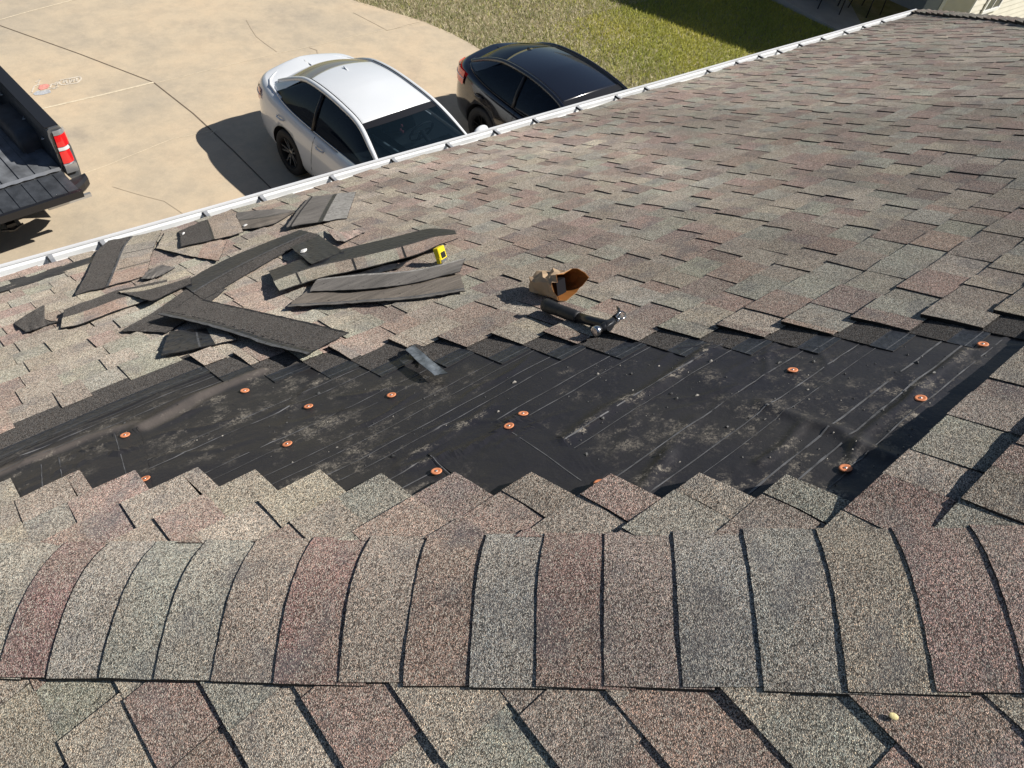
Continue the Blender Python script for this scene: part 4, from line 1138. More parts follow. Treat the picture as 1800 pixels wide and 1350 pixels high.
# grass blades
def in_poly(x,y,P):
    c=np.zeros(x.shape,bool); n=len(P)
    for i in range(n):
        (xa,ya),(xb,yb)=P[i],P[i-1]
        if ya==yb: continue
        c^=((ya>y)!=(yb>y))&(x<(xb-xa)*(y-ya)/(yb-ya)+xa)
    return c
def grass():
    N=210000
    # thicker nearer the eye
    x=nrg.uniform(8.0,18.2,N*2); y=nrg.uniform(5.6,19,N*2)
    ok=~in_poly(x,y,[(p[0]-.02,p[1]-.03) for p in DRIVE])&(x<17.5); x=x[ok][:N]; y=y[ok][:N]; N=len(x)
    h=nrg.uniform(.03,.085,N); a=nrg.uniform(0,6.283,N); w=nrg.uniform(.006,.012,N)
    lx=nrg.normal(0,.035,N); ly=nrg.normal(0,.035,N)
    z=.045*x-.045*y+GC+ZC-.032
    V=np.zeros((N,3,3),'f')
    V[:,0]=np.stack([x-np.cos(a)*w,y-np.sin(a)*w,z],1); V[:,1]=np.stack([x+np.cos(a)*w,y+np.sin(a)*w,z],1); V[:,2]=np.stack([x+lx,y+ly,z+h],1)
    me=bpy.data.meshes.new('lawn_grass'); me.vertices.add(N*3); me.vertices.foreach_set('co',V.ravel())
    me.loops.add(N*3); me.loops.foreach_set('vertex_index',np.arange(N*3,dtype='i')); me.polygons.add(N); me.polygons.foreach_set('loop_start',np.arange(0,N*3,3,dtype='i')); me.polygons.foreach_set('loop_total',np.full(N,3,dtype='i'))
    # colour: green-yellow lawn inside, dry tan band along the driveway
    d=(x-9.7)+.55*np.sin(y*1.1)+.4*np.sin(y*2.7+x)+nrg.normal(0,.35,N)
    edge=np.where(y>11,(x-9.7)*.6+(y-11)*.5,(x-9.7))
    dd=edge+.45*np.sin(y*1.3+x*.7)+nrg.normal(0,.30,N)
    green=1/(1+np.exp(-(dd-2.5)*2.0))
    patch=.5+.5*np.sin(x*1.7+1.3*np.sin(y*1.1))*np.sin(y*1.9+.8*np.sin(x*2.1))
    col=np.ones((N,4),'f')
    gcol=np.array([.60,.55,.11]); g2=np.array([.30,.35,.07]); dry=np.array([.62,.54,.38]); dg=np.array([.30,.32,.13])
    mixg=(nrg.random(N)*.5+patch*.5)[:,None]
    lawn=gcol*mixg+g2*(1-mixg)
    t=(nrg.random(N)<.68)[:,None]; dr=np.where(t,dry,dg)
    sel=(nrg.random(N)<green)[:,None]
    c=np.where(sel,lawn,dr)*nrg.uniform(.7,1.25,N)[:,None]
    col[:,:3]=c
    at=me.attributes.new('tint','FLOAT_COLOR','FACE'); at.data.foreach_set('color',col.ravel())
    mt,n,l,b=newmat('grass_blades'); k=n.new('ShaderNodeAttribute'); k.attribute_name='tint'; l.new(k.outputs['Color'],b.inputs['Base Color']); b.inputs['Roughness'].default_value=.65
    tr=n.new('ShaderNodeBsdfTranslucent'); l.new(k.outputs['Color'],tr.inputs['Color']); mx=n.new('ShaderNodeMixShader'); mx.inputs[0].default_value=.3; l.new(b.outputs[0],mx.inputs[1]); l.new(tr.outputs[0],mx.inputs[2]); l.new(mx.outputs[0],n['Material Output'].inputs['Surface'])
    me.materials.append(mt); me.update(calc_edges=True)
    o=bpy.data.objects.new('lawn_grass',me); link(o); tag(o,'patchy lawn, yellow-green inside and dry along the driveway edge','grass',None,'stuff')
grass()

# ------------------------------------------------------------------ neighbour's house corner, porch and what stands on it
def neighbour():
    z0=gz(19,7)-.25
    root=empty('neighbour_house',(19,6,z0),'cream sided house corner with shaded porch beyond the far hip of the roof','house')
    Ms=simple('cream_lap_siding',(.72,.69,.60),.6,noise=.08,nscale=3); Mt=simple('white_trim',(.8,.8,.78),.5); Mg=simple('window_glass_dark',(.06,.07,.08),.08); Mr=simple('neighbour_roof',(.20,.17,.15),.9,noise=.3,nscale=6)
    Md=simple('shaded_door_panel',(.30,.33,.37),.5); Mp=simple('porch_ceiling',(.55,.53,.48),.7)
    zt=ZC-3.15
    def lap(mb,p0,p1,nrm,za,zb,st=.13):
        z=za; p0=np.array(p0,float); p1=np.array(p1,float); nrm=np.array(nrm,float)
        while z<zb:
            a=p0+nrm*.014; b=p1+nrm*.014; z2=min(z+st,zb)
            mb.face([(*a,z),(*b,z),(*p1,z2),(*p0,z2)]); mb.face([(*p0,z),(*p1,z),(*b,z),(*a,z)])
            z=z2
    mb=MB(); lap(mb,(19,6),(30,6),(0,-1),z0-.3,zt)
    lap(mb,(19,6.54),(19,6.0),(-1,0),z0-.3,zt); lap(mb,(20.6,15),(20.6,6.6),(-1,0),z0-.3,zt)
    mb.box((19.02,6.02,z0-.3),(30,15,zt-.01)) if False else None
    mb.face([(19,6.54,z0),(20.6,6.54,z0),(20.6,6.54,zt),(19,6.54,zt)])
    o=mb.build('wall',Ms,root,True)
    mb=MB(); mb.box((18.965,6.53,z0),(19.035,6.60,zt)); mb.build('porch_post',Mt,root,True)
    mb=MB(); mb.box((18.975,5.975,z0),(19.0,6.01,zt)); mb.build('corner_trim',Mt,root,True)
    # window in the sunlit wall
    w=MB(); zx0,zx1=19.72,20.46; zb=ZC-5.20
    fr=MB(); 
    fr.box((zx0-.07,5.945,zb-.05),(zx1+.07,5.975,zb+.02)); fr.box((zx0-.07,5.95,zb+.02),(zx0,5.98,zb+1.2)); fr.box((zx1,5.95,zb+.02),(zx1+.07,5.98,zb+1.2)); fr.box((zx0-.07,5.95,zb+1.2),(zx1+.07,5.98,zb+1.27))
    fr.box(((zx0+zx1)/2-.015,5.955,zb+.02),((zx0+zx1)/2+.015,5.975,zb+1.2))
    win=fr.build('window',Mt,root,True)
    w.box((zx0,5.965,zb+.02),(zx1,5.978,zb+1.2)); w.build('pane',Mg,win,True)
    mb=MB(); mb.box((20.56,7.4,z0+.05),(20.58,8.35,z0+2.05)); mb.build('door',Md,root,True)
    mb=MB(); mb.box((18.99,6.62,z0),(19.02,6.92,zt-.4)); mb.build('screen_panel',Md,root,True)
    mb=MB()
    mb.face([(17.15,5.55,zt+.02),(31,5.55,zt+.02),(31,11,zt+2.3),(17.15,11,zt+2.3)]); mb.face([(17.15,16.5,zt+.02),(31,16.5,zt+.02),(31,11,zt+2.3),(17.15,11,zt+2.3)])
    mb.face([(17.15,5.55,zt),(17.15,16.5,zt),(31,16.5,zt),(31,5.55,zt)],1); mb.face([(17.15,5.55,zt+.01),(17.15,16.5,zt+.01),(17.15,11,zt+2.3)],2)
    mb.build('roof',[Mr,Mp,Ms],root,True)
    for y in (10.6,14.6):
        mb=MB(); mb.box((17.62,y,z0-.1),(17.74,y+.12,zt)); mb.build('porch_post',Mt,root,True)
    # patio slab
    s=MB(); s.box((17.56,6.0,gz(17.56,10)-.5),(20.58,15.5,gz(17.56,8)+.02)); tag(s.build('patio_slab',simple('grey_patio_concrete',(.36,.35,.34),.8,noise=.15,nscale=3)),kind='structure')
    zs=gz(17.56,8)+.02
    Mk=simple('black_metal_furniture',(.02,.02,.022),.4)
    t=empty('patio_table',(19.0,9.3,zs),'black metal patio table in the deep shade of the porch','table')
    mb=MB(); mb.lathe([(0,.72),(.62,.72),(.63,.705),(.62,.69),(0,.69)],28); mb.build('tabletop',Mk,t)
    for k in range(4):
        a=k*math.pi/2+.6; mb=MB(); mb.tube([(math.cos(a)*.12,math.sin(a)*.12,.69),(math.cos(a)*.2,math.sin(a)*.2,.3),(math.cos(a)*.42,math.sin(a)*.42,.01)],.018,8); mb.build('leg',Mk,t)
    def chair(loc,rot,label,first=None):
        if first is None:
            c=empty('patio_chair',loc)
            mb=MB(); mb.box((-.26,-.25,.41),(.26,.25,.44)); mb.build('seat',Mk,c)
            mb=MB(); mb.box((-.26,.23,.46),(.26,.27,.92)); mb.build('backrest',Mk,c)
            for sx in (-.24,.24):
                for sy,lean in ((-.23,-.04),(.23,.06)):
                    mb=MB(); mb.tube([(sx,sy,.43 if sy<0 else .6),(sx*1.05,sy+lean,.005)],.014,8); mb.build('leg',Mk,c)
            for sx in (-.28,.28):
                mb=MB(); mb.tube([(sx,.25,.66),(sx,-.05,.66),(sx,-.24,.62),(sx,-.25,.43)],.014,8); mb.build('armrest',Mk,c)
        else:
            c=first.copy(); scene.collection.objects.link(c)
            for ch in first.children:
                d=ch.copy(); scene.collection.objects.link(d); d.parent=c
        c.location=loc; c.rotation_euler=(0,0,rot); tag(c,label,'chair','chairs round the patio table'); return c
    c1=chair((18.45,8.75,zs),2.2,'dark patio chair nearest the lawn edge of the porch slab')
    chair((19.25,8.25,zs),3.0,'dark patio chair between the table and the sided house corner',c1)
neighbour()

# ------------------------------------------------------------------ vehicles
def cr(P,n):
    """Catmull-Rom through control points"""
    P=[np.array(p,float) for p in P]; out=[]
    for i in range(len(P)-1):
        p0=P[max(i-1,0)];p1=P[i];p2=P[i+1];p3=P[min(i+2,len(P)-1)]
        for k in range(n):
            f=k/n; out.append(.5*((2*p1)+(-p0+p2)*f+(2*p0-5*p1+4*p2-p3)*f*f+(-p0+3*p1-3*p2+p3)*f**3))
    out.append(P[-1]); return out
def at_f(curve_,f):
    """point of a curve (ordered by falling f) at a given f"""
    for a,b in zip(curve_[:-1],curve_[1:]):
        if (a[0]-f)*(b[0]-f)<=0 and abs(a[0]-b[0])>1e-9:
            t=(a[0]-f)/(a[0]-b[0]); return a+(b-a)*t
    return curve_[0] if f>curve_[0][0] else curve_[-1]
def car_matrix(x,y,yaw):
    F=Vector((math.sin(yaw),-math.cos(yaw),0)); F.z=.045*F.x-.045*F.y; F.normalize()
    N=Vector((-.045,.045,1)).normalized(); X=F.cross(N).normalized(); 
    M_=Matrix.Identity(4)
    for i in range(3): M_[i][0]=X[i]; M_[i][1]=F[i]; M_[i][2]=N[i]
    M_[0][3]=x; M_[1][3]=y; M_[2][3]=gz(x,y)+.004
    return M_
def glass(name,tintc,tr):
    mt,n,l,b=newmat(name)
    b.inputs['Base Color'].default_value=(*tintc,1); b.inputs['Roughness'].default_value=.03; b.inputs['Specular IOR Level'].default_value=.35
    t=n.new('ShaderNodeBsdfTransparent'); t.inputs[0].default_value=(.34,.42,.47,1); mx=n.new('ShaderNodeMixShader'); mx.inputs[0].default_value=tr
    l.new(b.outputs[0],mx.inputs[1]); l.new(t.outputs[0],mx.inputs[2]); l.new(mx.outputs[0],n['Material Output'].inputs['Surface'])
    return mt
M_WS=glass('windscreen_glass',(.008,.016,.024),.55); M_DG=glass('privacy_glass',(.003,.006,.012),.10)
M_RG=simple('rear_glass_painted_reflection',(.20,.19,.165),.06,spec=.9,coat=.5)  # tan base colour paints the reflected concrete into the glass
M_TYRE=simple('tyre_rubber',(.014,.014,.015),.75,bump=.2,nscale=60); M_BTRIM=simple('black_plastic_trim',(.012,.012,.014),.4)
M_INT=simple('dark_interior',(.035,.036,.04),.7); M_CHR=simple('chrome_trim',(.6,.61,.62),.15,1.)
M_WELL=simple('wheel_well',(.008,.008,.009),.9)
def tail_mat(name,c):
    mt,n,l,b=newmat(name); b.inputs['Base Color'].default_value=(*c,1); b.inputs['Roughness'].default_value=.12; b.inputs['Coat Weight'].default_value=1.
    return mt
M_RED=tail_mat('red_tail_lens',(.72,.015,.018)); M_CLEAR=tail_mat('clear_lens',(.62,.62,.62))
def wheel(parent,x,f,R,side,rim_mat,spokes=10):
    M_=Matrix.Translation((x,f,R))@Matrix.Rotation(math.pi/2*side,4,'Y')
    mb=MB(); W=.105
    mb.lathe([(R*.64,-W),(R*.9,-W),(R*.98,-W*.8),(R,-W*.5),(R,W*.5),(R*.98,W*.82),(R*.92,W),(R*.74,W),(R*.66,W*.9),(R*.64,W*.6)],36,M_); 
    ty=mb.build('tyre',M_TYRE,parent)
    w=empty('wheel'); w.parent=parent; ty.parent=w
    mb=MB(); mb.lathe([(R*.66,W*.55),(R*.68,W*.93),(R*.63,W*.95),(R*.60,W*.55),(R*.60,-.02)],36,M_,1)
    mb.lathe([(0,W*.62),(R*.12,W*.62),(R*.15,W*.45),(R*.15,0)],16,M_,0)
    for k in range(spokes):
        a=2*math.pi*k/spokes+(.11 if k%2 else -.11)
        d=Vector((math.cos(a),math.sin(a),0)); t=Vector((-d.y,d.x,0))
        p=[d*R*.1+t*R*.045,d*R*.1-t*R*.045,d*R*.63-t*R*.03,d*R*.63+t*R*.03]
        z0_,z1_=W*.60,W*.80
        mb.face([M_@(p[0]+Vector((0,0,z0_))),M_@(p[1]+Vector((0,0,z0_))),M_@(p[2]+Vector((0,0,z1_))),M_@(p[3]+Vector((0,0,z1_)))],0)
        for q,r_ in ((0,3),(1,2)): mb.face([M_@(p[q]+Vector((0,0,z0_))),M_@(p[r_]+Vector((0,0,z1_))),M_@(p[r_]+Vector((0,0,z1_-.03))),M_@(p[q]+Vector((0,0,z0_-.03)))],0)
    mb.lathe([(0,-.015),(R*.6,-.015)],24,M_,1)
    mb.build('rim',[rim_mat,M_WELL],w)
    return w
def loft(mb,A,B,m,bul=0.,bulv=(0,0,0),mi=0,side=1,bul2=0.,flip=False):
    """surface between two curves A and B (lists of (x,f,z)) with an outward bulge"""
    bv=np.array(bulv,float); T=[]
    for i,(a,b) in enumerate(zip(A,B)):
        row=[]
        for k in range(m+1):
            t=k/m; row.append(a*(1-t)+b*t+bv*bul*4*t*(1-t)*(1+bul2*math.sin(math.pi*i/(len(A)-1))))
        T.append(row)
    mb.grid(T,mi,smooth=True,flip=flip); return T

def sedan(mat,label,group,paint,p,rim):
    root=empty('parked_car',mat=mat,label=label,cat='car',group=group)
    W0=p['W']; S=lambda f: float(np.interp(f,p['Sf'],p['Sz'])); T=lambda f: float(np.interp(f,p['Tf'],p['Tz']))
    f0,f1=p['f0'],p['f1']; fc=(f0+f1)/2; Lh=(f1-f0)/2
    tl=[0,.08,.2,.36,.55,.70,.82,.90,.95,1.0]
    gw=[.90,.945,.985,1.0,.998,.99,.975,.955,.93,.885]
    gf=[.935,.965,.99,1.0,.998,.992,.988,.985,.975,.955]
    N=150; ring=[]
    for k in range(N):
        a=2*math.pi*k/N; c,s=math.cos(a),math.sin(a)
        n_= 4.2 if s<0 else 3.4
        x=math.copysign(abs(c)**(2/n_),c); y=math.copysign(abs(s)**(2/n_),s); ring.append((x,y))
    # denser points along the flanks, even along f
    ring=[]
    fs=[-1+2*i/70 for i in range(71)]
    def halfw(y):
        n_=4.6 if y<0 else 3.0
        return (1-abs(y)**(n_*1.6))**(1/n_) if abs(y)<1 else 0
    right=[(halfw(y),y) for y in [math.sin(math.pi*v/2) for v in fs]]
    left=[(-x,y) for x,y in right[::-1]][1:-1]
    ring=right+left; N=len(ring)
    V=[];F=[]
    def P_(x,y,t,wi,fi,zsc):
        f=fc+Lh*y*fi; zb=.19+(.08 if abs(y)>.9 else 0)*((abs(y)-.9)/.1 if abs(y)>.9 else 0)
        s=S(f); z=zb+(s-zb)*t
        # waist crease and sill tuck
        ww=W0*wi
        return (x*ww,f,z)
    rows=[]
    for t,wi,fi in zip(tl,gw,gf):
        rows.append([P_(x,y,t,wi,fi,1) for x,y in ring])
    def cap(sc,zf):
        out=[]
        for x,y in ring:
            f=fc+Lh*y*gf[-1]; sz=S(f); tz=T(f)
            k=1-sc
            out.append((x*W0*gw[-1]*sc,f*1.0+(0 if abs(y)<.97 else 0),sz+(tz-sz)*(1-sc**2.2)+.0))
        return out
    for sc in (.985,.95,.86,.70,.5,.25,.02): rows.append(cap(sc,0))
    bot=[(x*W0*.86,fc+Lh*y*.92,.185) for x,y in ring]; bot2=[(x*.02,fc+Lh*y*.92,.185) for x,y in ring]
    rows=[bot2,bot]+rows
    bm=bmesh.new(); vr=[[bm.verts.new(q) for q in r_] for r_ in rows]
    for a,b in zip(vr[:-1],vr[1:]):
        for k in range(N):
            try: bm.faces.new((a[k],a[(k+1)%N],b[(k+1)%N],b[k]))
            except ValueError: pass
    for rr_ in (vr[0],vr[-1]):
        try: bm.faces.new(rr_)
        except ValueError: pass
    bmesh.ops.remove_doubles(bm,verts=bm.verts,dist=1e-4)
    bmesh.ops.recalc_face_normals(bm,faces=bm.faces[:])
    for f_ in bm.faces: f_.smooth=True
    me=bpy.data.meshes.new('body'); bm.to_mesh(me); bm.free()
    bo=bpy.data.objects.new('body',me); scene.collection.objects.link(bo); me.materials.append(paint); me.materials.append(M_WELL)
    cb=bmesh.new(); R=p['R']
    for f_ in (0,p['wb']):
        for s in (-1,1):
            bmesh.ops.create_cone(cb,cap_ends=True,segments=48,radius1=R+.045,radius2=R+.045,depth=.42,matrix=Matrix.Translation((s*(W0-.04),f_,R+.01))@Matrix.Rotation(math.pi/2,4,'Y'))
    cm=bpy.data.meshes.new('cut'); cb.to_mesh(cm); cb.free(); co=bpy.data.objects.new('cut',cm); scene.collection.objects.link(co); cm.materials.append(paint); cm.materials.append(M_WELL)
    md=bo.modifiers.new('b','BOOLEAN'); md.object=co; md.operation='DIFFERENCE'; md.solver='EXACT'
    dg=bpy.context.evaluated_depsgraph_get(); dg.update(); nm=bpy.data.meshes.new_from_object(bo.evaluated_get(dg)); bo.modifiers.clear(); bo.data=nm; nm.name='body'
    bpy.data.objects.remove(co)
    for pl in nm.polygons:
        c=pl.center
        for f_ in (0,p['wb']):
            if math.hypot(c.y-f_,c.z-R-.01)<R+.0455 and abs(c.x)<W0-.008 and c.z<R+R+.1 and (math.hypot(c.y-f_,c.z-R-.01)>R+.03 or abs(c.x)<W0-.2) and abs(c.x)>W0-.27: pl.material_index=1; pl.use_smooth=False
    bo.parent=root
    # greenhouse curves, driver and passenger side
    V3=lambda s,q: np.array([s*q[2],q[0],q[1]])
    rail=cr(p['rail'],10)                                # (f, z, x) from screen base to deck
    belt=cr(p['belt'],10)
    iA=p['iA']*10; iR=p['iR']*10                          # rail indices: screen header, rear header
    RL={s:[V3(s,q) for q in rail] for s in (-1,1)}
    # roof
    mb=MB(); m=14; T_=[]
    for i in range(iA,iR+1):
        t=(i-iA)/(iR-iA); a,b=RL[-1][i],RL[1][i]; row=[]
        for k in range(m+1):
            u=k/m; q=a*(1-u)+b*u; q=q+np.array([0,(.05*(1-t)*p.get('hb',1)-.10*t*p.get('hb2',1))*4*u*(1-u)*(abs(t-.5)*2)**2,p['crown']*4*u*(1-u)*(1-.25*abs(2*t-1))]); row.append(q)
        T_.append(row)
    mb.grid(T_,0,smooth=True,flip=True); roof=mb.build('roof',paint,root); sl=roof.modifiers.new('s','SOLIDIFY'); sl.thickness=.02
    front_edge=T_[0]; rear_edge=T_[-1]
    # windscreen
    mb=MB(); T2=[]
    n_=iA
    for i in range(n_+1):
        t=i/n_; a,b=RL[-1][i],RL[1][i]; row=[]
        for k in range(m+1):
            u=k/m; q=a*(1-u)+b*u; fe=np.array(front_edge[k])-(RL[-1][iA]*(1-u)+RL[1][iA]*u)
            q=q+fe*t+np.array([0,.20,.0])*4*u*(1-u)*(1-t)+np.array([0,.02,.015])*math.sin(math.pi*t)*(4*u*(1-u))
            row.append(q)
        T2.append(row)
    mb.grid(T2,0,smooth=True,flip=True); mb.build('windscreen',M_WS,root)
    mb=MB(); k0=[np.array(q)*1.0+np.array([0,.002,.004]) for q in front_edge]; k1=[q+(np.array(T2[-4][i])-np.array(T2[-1][i]))*.8 for i,q in enumerate(k0)]
    mb.grid([k0,k1],0,smooth=True,flip=False); mb.build('windscreen_shade_band',M_BTRIM,root)
    # rear window
    mb=MB(); T3=[]; j1=p['iD']*10
    for i in range(iR,j1+1):
        t=(i-iR)/(j1-iR); a,b=RL[-1][i],RL[1][i]; row=[]
        for k in range(m+1):
            u=k/m; q=a*(1-u)+b*u; fe=np.array(rear_edge[k])-(RL[-1][iR]*(1-u)+RL[1][iR]*u)
            q=q+fe*(1-t)+np.array([0,-.13,0])*4*u*(1-u)*t+np.array([0,-.02,.03])*math.sin(math.pi*t)*4*u*(1-u)
            row.append(q)
        T3.append(row)
    mb.grid(T3,0,smooth=True,flip=True); mb.build('rear_window',p.get('rg',M_RG),root)
    for s in (-1,1):
        # pillars and roof rail
        mb=MB(); rr=[.034]*(len(rail)); mb.tube([tuple(q) for q in RL[s]],[.020+.016*min(1,i/12) if i<iA else (.036 if i<iR else .034) for i in range(len(rail))],10,0)
        mb.build('roof_rail',paint,root)
        mb=MB(); mb.tube([tuple(q+np.array([-s*.030,0,.026])) for q in RL[s][2:iR+1]],.006,6); mb.build('roof_ditch_seal',M_BTRIM,root)
        # side glass
        nn=40; fr0,fr1=p['gl']; fb0,fb1=p['gb']; A=[];B=[]
        for i in range(nn+1):
            t=i/nn; a=at_f(rail,fr0+(fr1-fr0)*t); b=at_f(belt,fb0+(fb1-fb0)*t)
            a=V3(s,a)+np.array([s*.012,0,-.030]); b=V3(s,b)+np.array([0,0,.0])
            if i==nn: a=b*.92+a*.08
            A.append(a);B.append(b)
        mb=MB(); loft(mb,A,B,8,.018,(s,0,0),0,flip=(s>0)); mb.build('side_window',M_DG,root)
        # C pillar panel
        A=[];B=[]
        for i in range(15):
            t=i/14; a=V3(s,at_f(rail,fr1+.10+(p['rail'][-1][0]-fr1-.10)*t)); b=V3(s,at_f(belt,fb1+.02+(p['belt'][-1][0]-fb1-.02)*t))
            A.append(a);B.append(b+np.array([0,0,-.01]))
        mb=MB(); loft(mb,A,B,6,.012,(s,0,.3),0,flip=(s>0)); mb.build('rear_pillar',paint,root)
        # mullion, belt moulding
        mb=MB(); fm=p['fm']; a=V3(s,at_f(rail,fm-.08))+np.array([s*.030,0,-.03]); b=V3(s,at_f(belt,fm))+np.array([s*.010,0,0]); mid=(a+b)/2+np.array([s*.020,0,0])
        mb.tube([tuple(a),tuple(mid),tuple(b)],.026,8,sx=1); mb.build('door_pillar',M_BTRIM,root)
        mb=MB(); mb.tube([tuple(V3(s,at_f(belt,fb0+.1+(fb1-fb0-.12)*t/24))+np.array([s*.008,0,.006])) for t in range(25)],.009,6); mb.build('belt_moulding',p['mould'],root)
        for fm_ in p['doors']:
            mb=MB(); pts=[]
            for t in (.12,.3,.5,.7,.85,.95): 
                i=np.interp(t,tl,gw); zb=.19; z=zb+(S(fm_)-zb)*t; pts.append((s*(W0*i+.001),fm_+(.10*(t-.5) if fm_<1 else .03*(t-.5)),z))
            mb.tube(pts,.004,5); mb.build('door_gap',M_BTRIM,root)
        for fh in p['handles']:
            mb=MB(); mb.tube([(s*(W0*.985),fh-.09,.83),(s*(W0*.985+.028),fh-.05,.835),(s*(W0*.985+.028),fh+.05,.838),(s*(W0*.985),fh+.09,.835)],.013,8); mb.build('door_handle',paint,root)
        # mirror
        mx=p['mir']; mb=MB(); bmm=bmesh.new(); bmesh.ops.create_icosphere(bmm,subdivisions=3,radius=1)
        for v in bmm.verts:
            q=v.co.copy(); v.co=Vector((s*(W0+.085)+q.x*.125,mx+q.y*.07*(1 if q.y>0 else .45),1.04+q.z*.085))
        mm=bpy.data.meshes.new('mirror'); bmm.to_mesh(mm); bmm.free(); mm.materials.append(paint); 
        for pl in mm.polygons: pl.use_smooth=True
        mo=bpy.data.objects.new('side_mirror',mm); link(mo,root)
        mb=MB(); mb.tube([(s*(W0-.08),mx,1.0),(s*(W0+.03),mx,1.01)],.022,8); mb.build('mirror_stalk',M_BTRIM,mo)
        # tail lamp wrapping the corner
        mb=MB(); A=[];B=[]
        for i in range(9):
            t=i/8; y=p['tl'][0]+(p['tl'][1]-p['tl'][0])*t
            yy=(y-fc)/Lh; x_=halfw(max(-.9999,min(.9999,yy)))*W0
            A.append(np.array([s*(x_*.965+.006),y*.999-.004,p['tz'][1]+p['tz'][2]*t])); B.append(np.array([s*(x_*.995+.007),y-.008,p['tz'][0]+p['tz'][2]*t*.5]))
        loft(mb,A,B,4,.006,(s,-.4,0),0,flip=(s>0)); tlb=mb.build('tail_light',M_RED,root)
        mb=MB(); mb.tube([tuple(q*.5+w_*.5+np.array([s*.004,-.004,0])) for q,w_ in zip(A,B)],.010,6); mb.build('clear_strip',M_CLEAR,tlb)
        # headlamp (hidden by the roof from the photo)
        mb=MB(); mb.tube([(s*(W0*.62),f1-.16,.66),(s*(W0*.80),f1-.32,.69),(s*(W0*.93),f1-.55,.73)],[.05,.06,.035],10); mb.build('headlight',M_CLEAR,root)
        for f_ in (0,p['wb']): wheel(root,s*(W0-.118),f_,R,s,rim)
    # deck lid lip and shut line
    mb=MB(); yl=p['lip']; pts=[]
    for i in range(21):
        u=-1+2*i/20; y_=-(1-.018-.30*abs(u)**3.0); f_=fc+Lh*y_*gf[-1]; pts.append((math.copysign(halfw(y_),u)*W0*gw[-1]*.97*min(1,abs(u)*1.35)**.9 if abs(u)>.01 else 0,f_+.015,S(f_)+.020-.012*abs(u)))
    mb.tube(pts,[.016]*21,8); mb.build('deck_lip',paint,root)
    mb=MB(); pts=[(u*W0*.70,yl+.42+.05*u*u,T(yl+.4)+.003-.012*u*u) for u in [-1+2*i/12 for i in range(13)]]; mb.tube(pts,.004,5); mb.build('boot_gap',M_BTRIM,root)
    # antenna fin
    fa=p['fin']; q=at_f(rail,fa); mb=MB(); zc=q[1]+p['crown']*.93; fs_=p.get('finsize',1.)
    mb.face([(-.018,fa+.09,zc-.004),(0,fa-.06,zc+.055*fs_),(0,fa-.08,zc-.004)]); mb.face([(.018,fa+.09,zc-.004),(0,fa-.08,zc-.004),(0,fa-.06,zc+.055*fs_)]); mb.face([(-.018,fa+.09,zc-.004),(.018,fa+.09,zc-.004),(0,fa-.06,zc+.055*fs_)])
    mb.build('antenna_fin',p['finmat'],root)
    # cabin: floor tub, seats, dash, wheel
    mb=MB(); mb.box((-.66,-.1,T(1.)+.005),(.66,1.95,T(1.)+.02)); mb.build('cabin_floor',M_INT,root)
    for s in (-1,1):
        mb=MB(); mb.tube([(s*.36,.93,.80),(s*.36,.84,1.02),(s*.36,.80,1.12)],[.24,.21,.17],14,sx=1); mb.tube([(s*.36,.80,1.14),(s*.36,.78,1.27)],[.10,.09],12); mb.build('front_seat',M_INT,root)
    mb=MB(); mb.tube([(-.6,.0,.9),(0,.0,.95),(.6,.0,.9)],.17,12); mb.build('rear_seat',M_INT,root)
    mb=MB(); mb.box((-.68,1.62,.86),(.68,2.0,.955)); mb.build('dashboard',M_INT,root)
    mb=MB(); c_=Vector((-.36,1.42,.99)); ax=Vector((0,-.9,.42)).normalized(); e1=Vector((1,0,0)); e2=ax.cross(e1)
    mb.tube([tuple(c_+e1*.185*math.cos(a)+e2*.185*math.sin(a)) for a in [2*math.pi*i/24 for i in range(25)]],.015,8); mb.tube([tuple(c_-e1*.18),tuple(c_),tuple(c_+e1*.18)],.014,8); mb.tube([tuple(c_),tuple(c_-e2*.18)],.016,8); mb.tube([tuple(c_),tuple(c_+Vector((0,.3,-.13)))],.03,8)
    mb.build('steering_wheel',simple('grey_leather',(.10,.10,.11),.5) if 'grey_leather' not in bpy.data.materials else bpy.data.materials['grey_leather'],root)
    if p.get('air'):
        mb=MB(); 
        for k_,(dx,dz) in enumerate(((0,0),(.02,-.05),(-.015,-.09))): mb.tube([(.05+dx,1.52,1.26+dz-.03),(.05+dx,1.52,1.26+dz)],[.020,.012],8,0)
        mb.build('air_freshener',simple('pink_charm',(.7,.18,.2),.6),root)
    return root
M_WPAINT=simple('white_pearl_paint',(.70,.725,.75),.28,coat=1.,noise=.03,nscale=2)
M_KPAINT=simple('black_gloss_paint',(.006,.007,.012),.16,coat=1.)
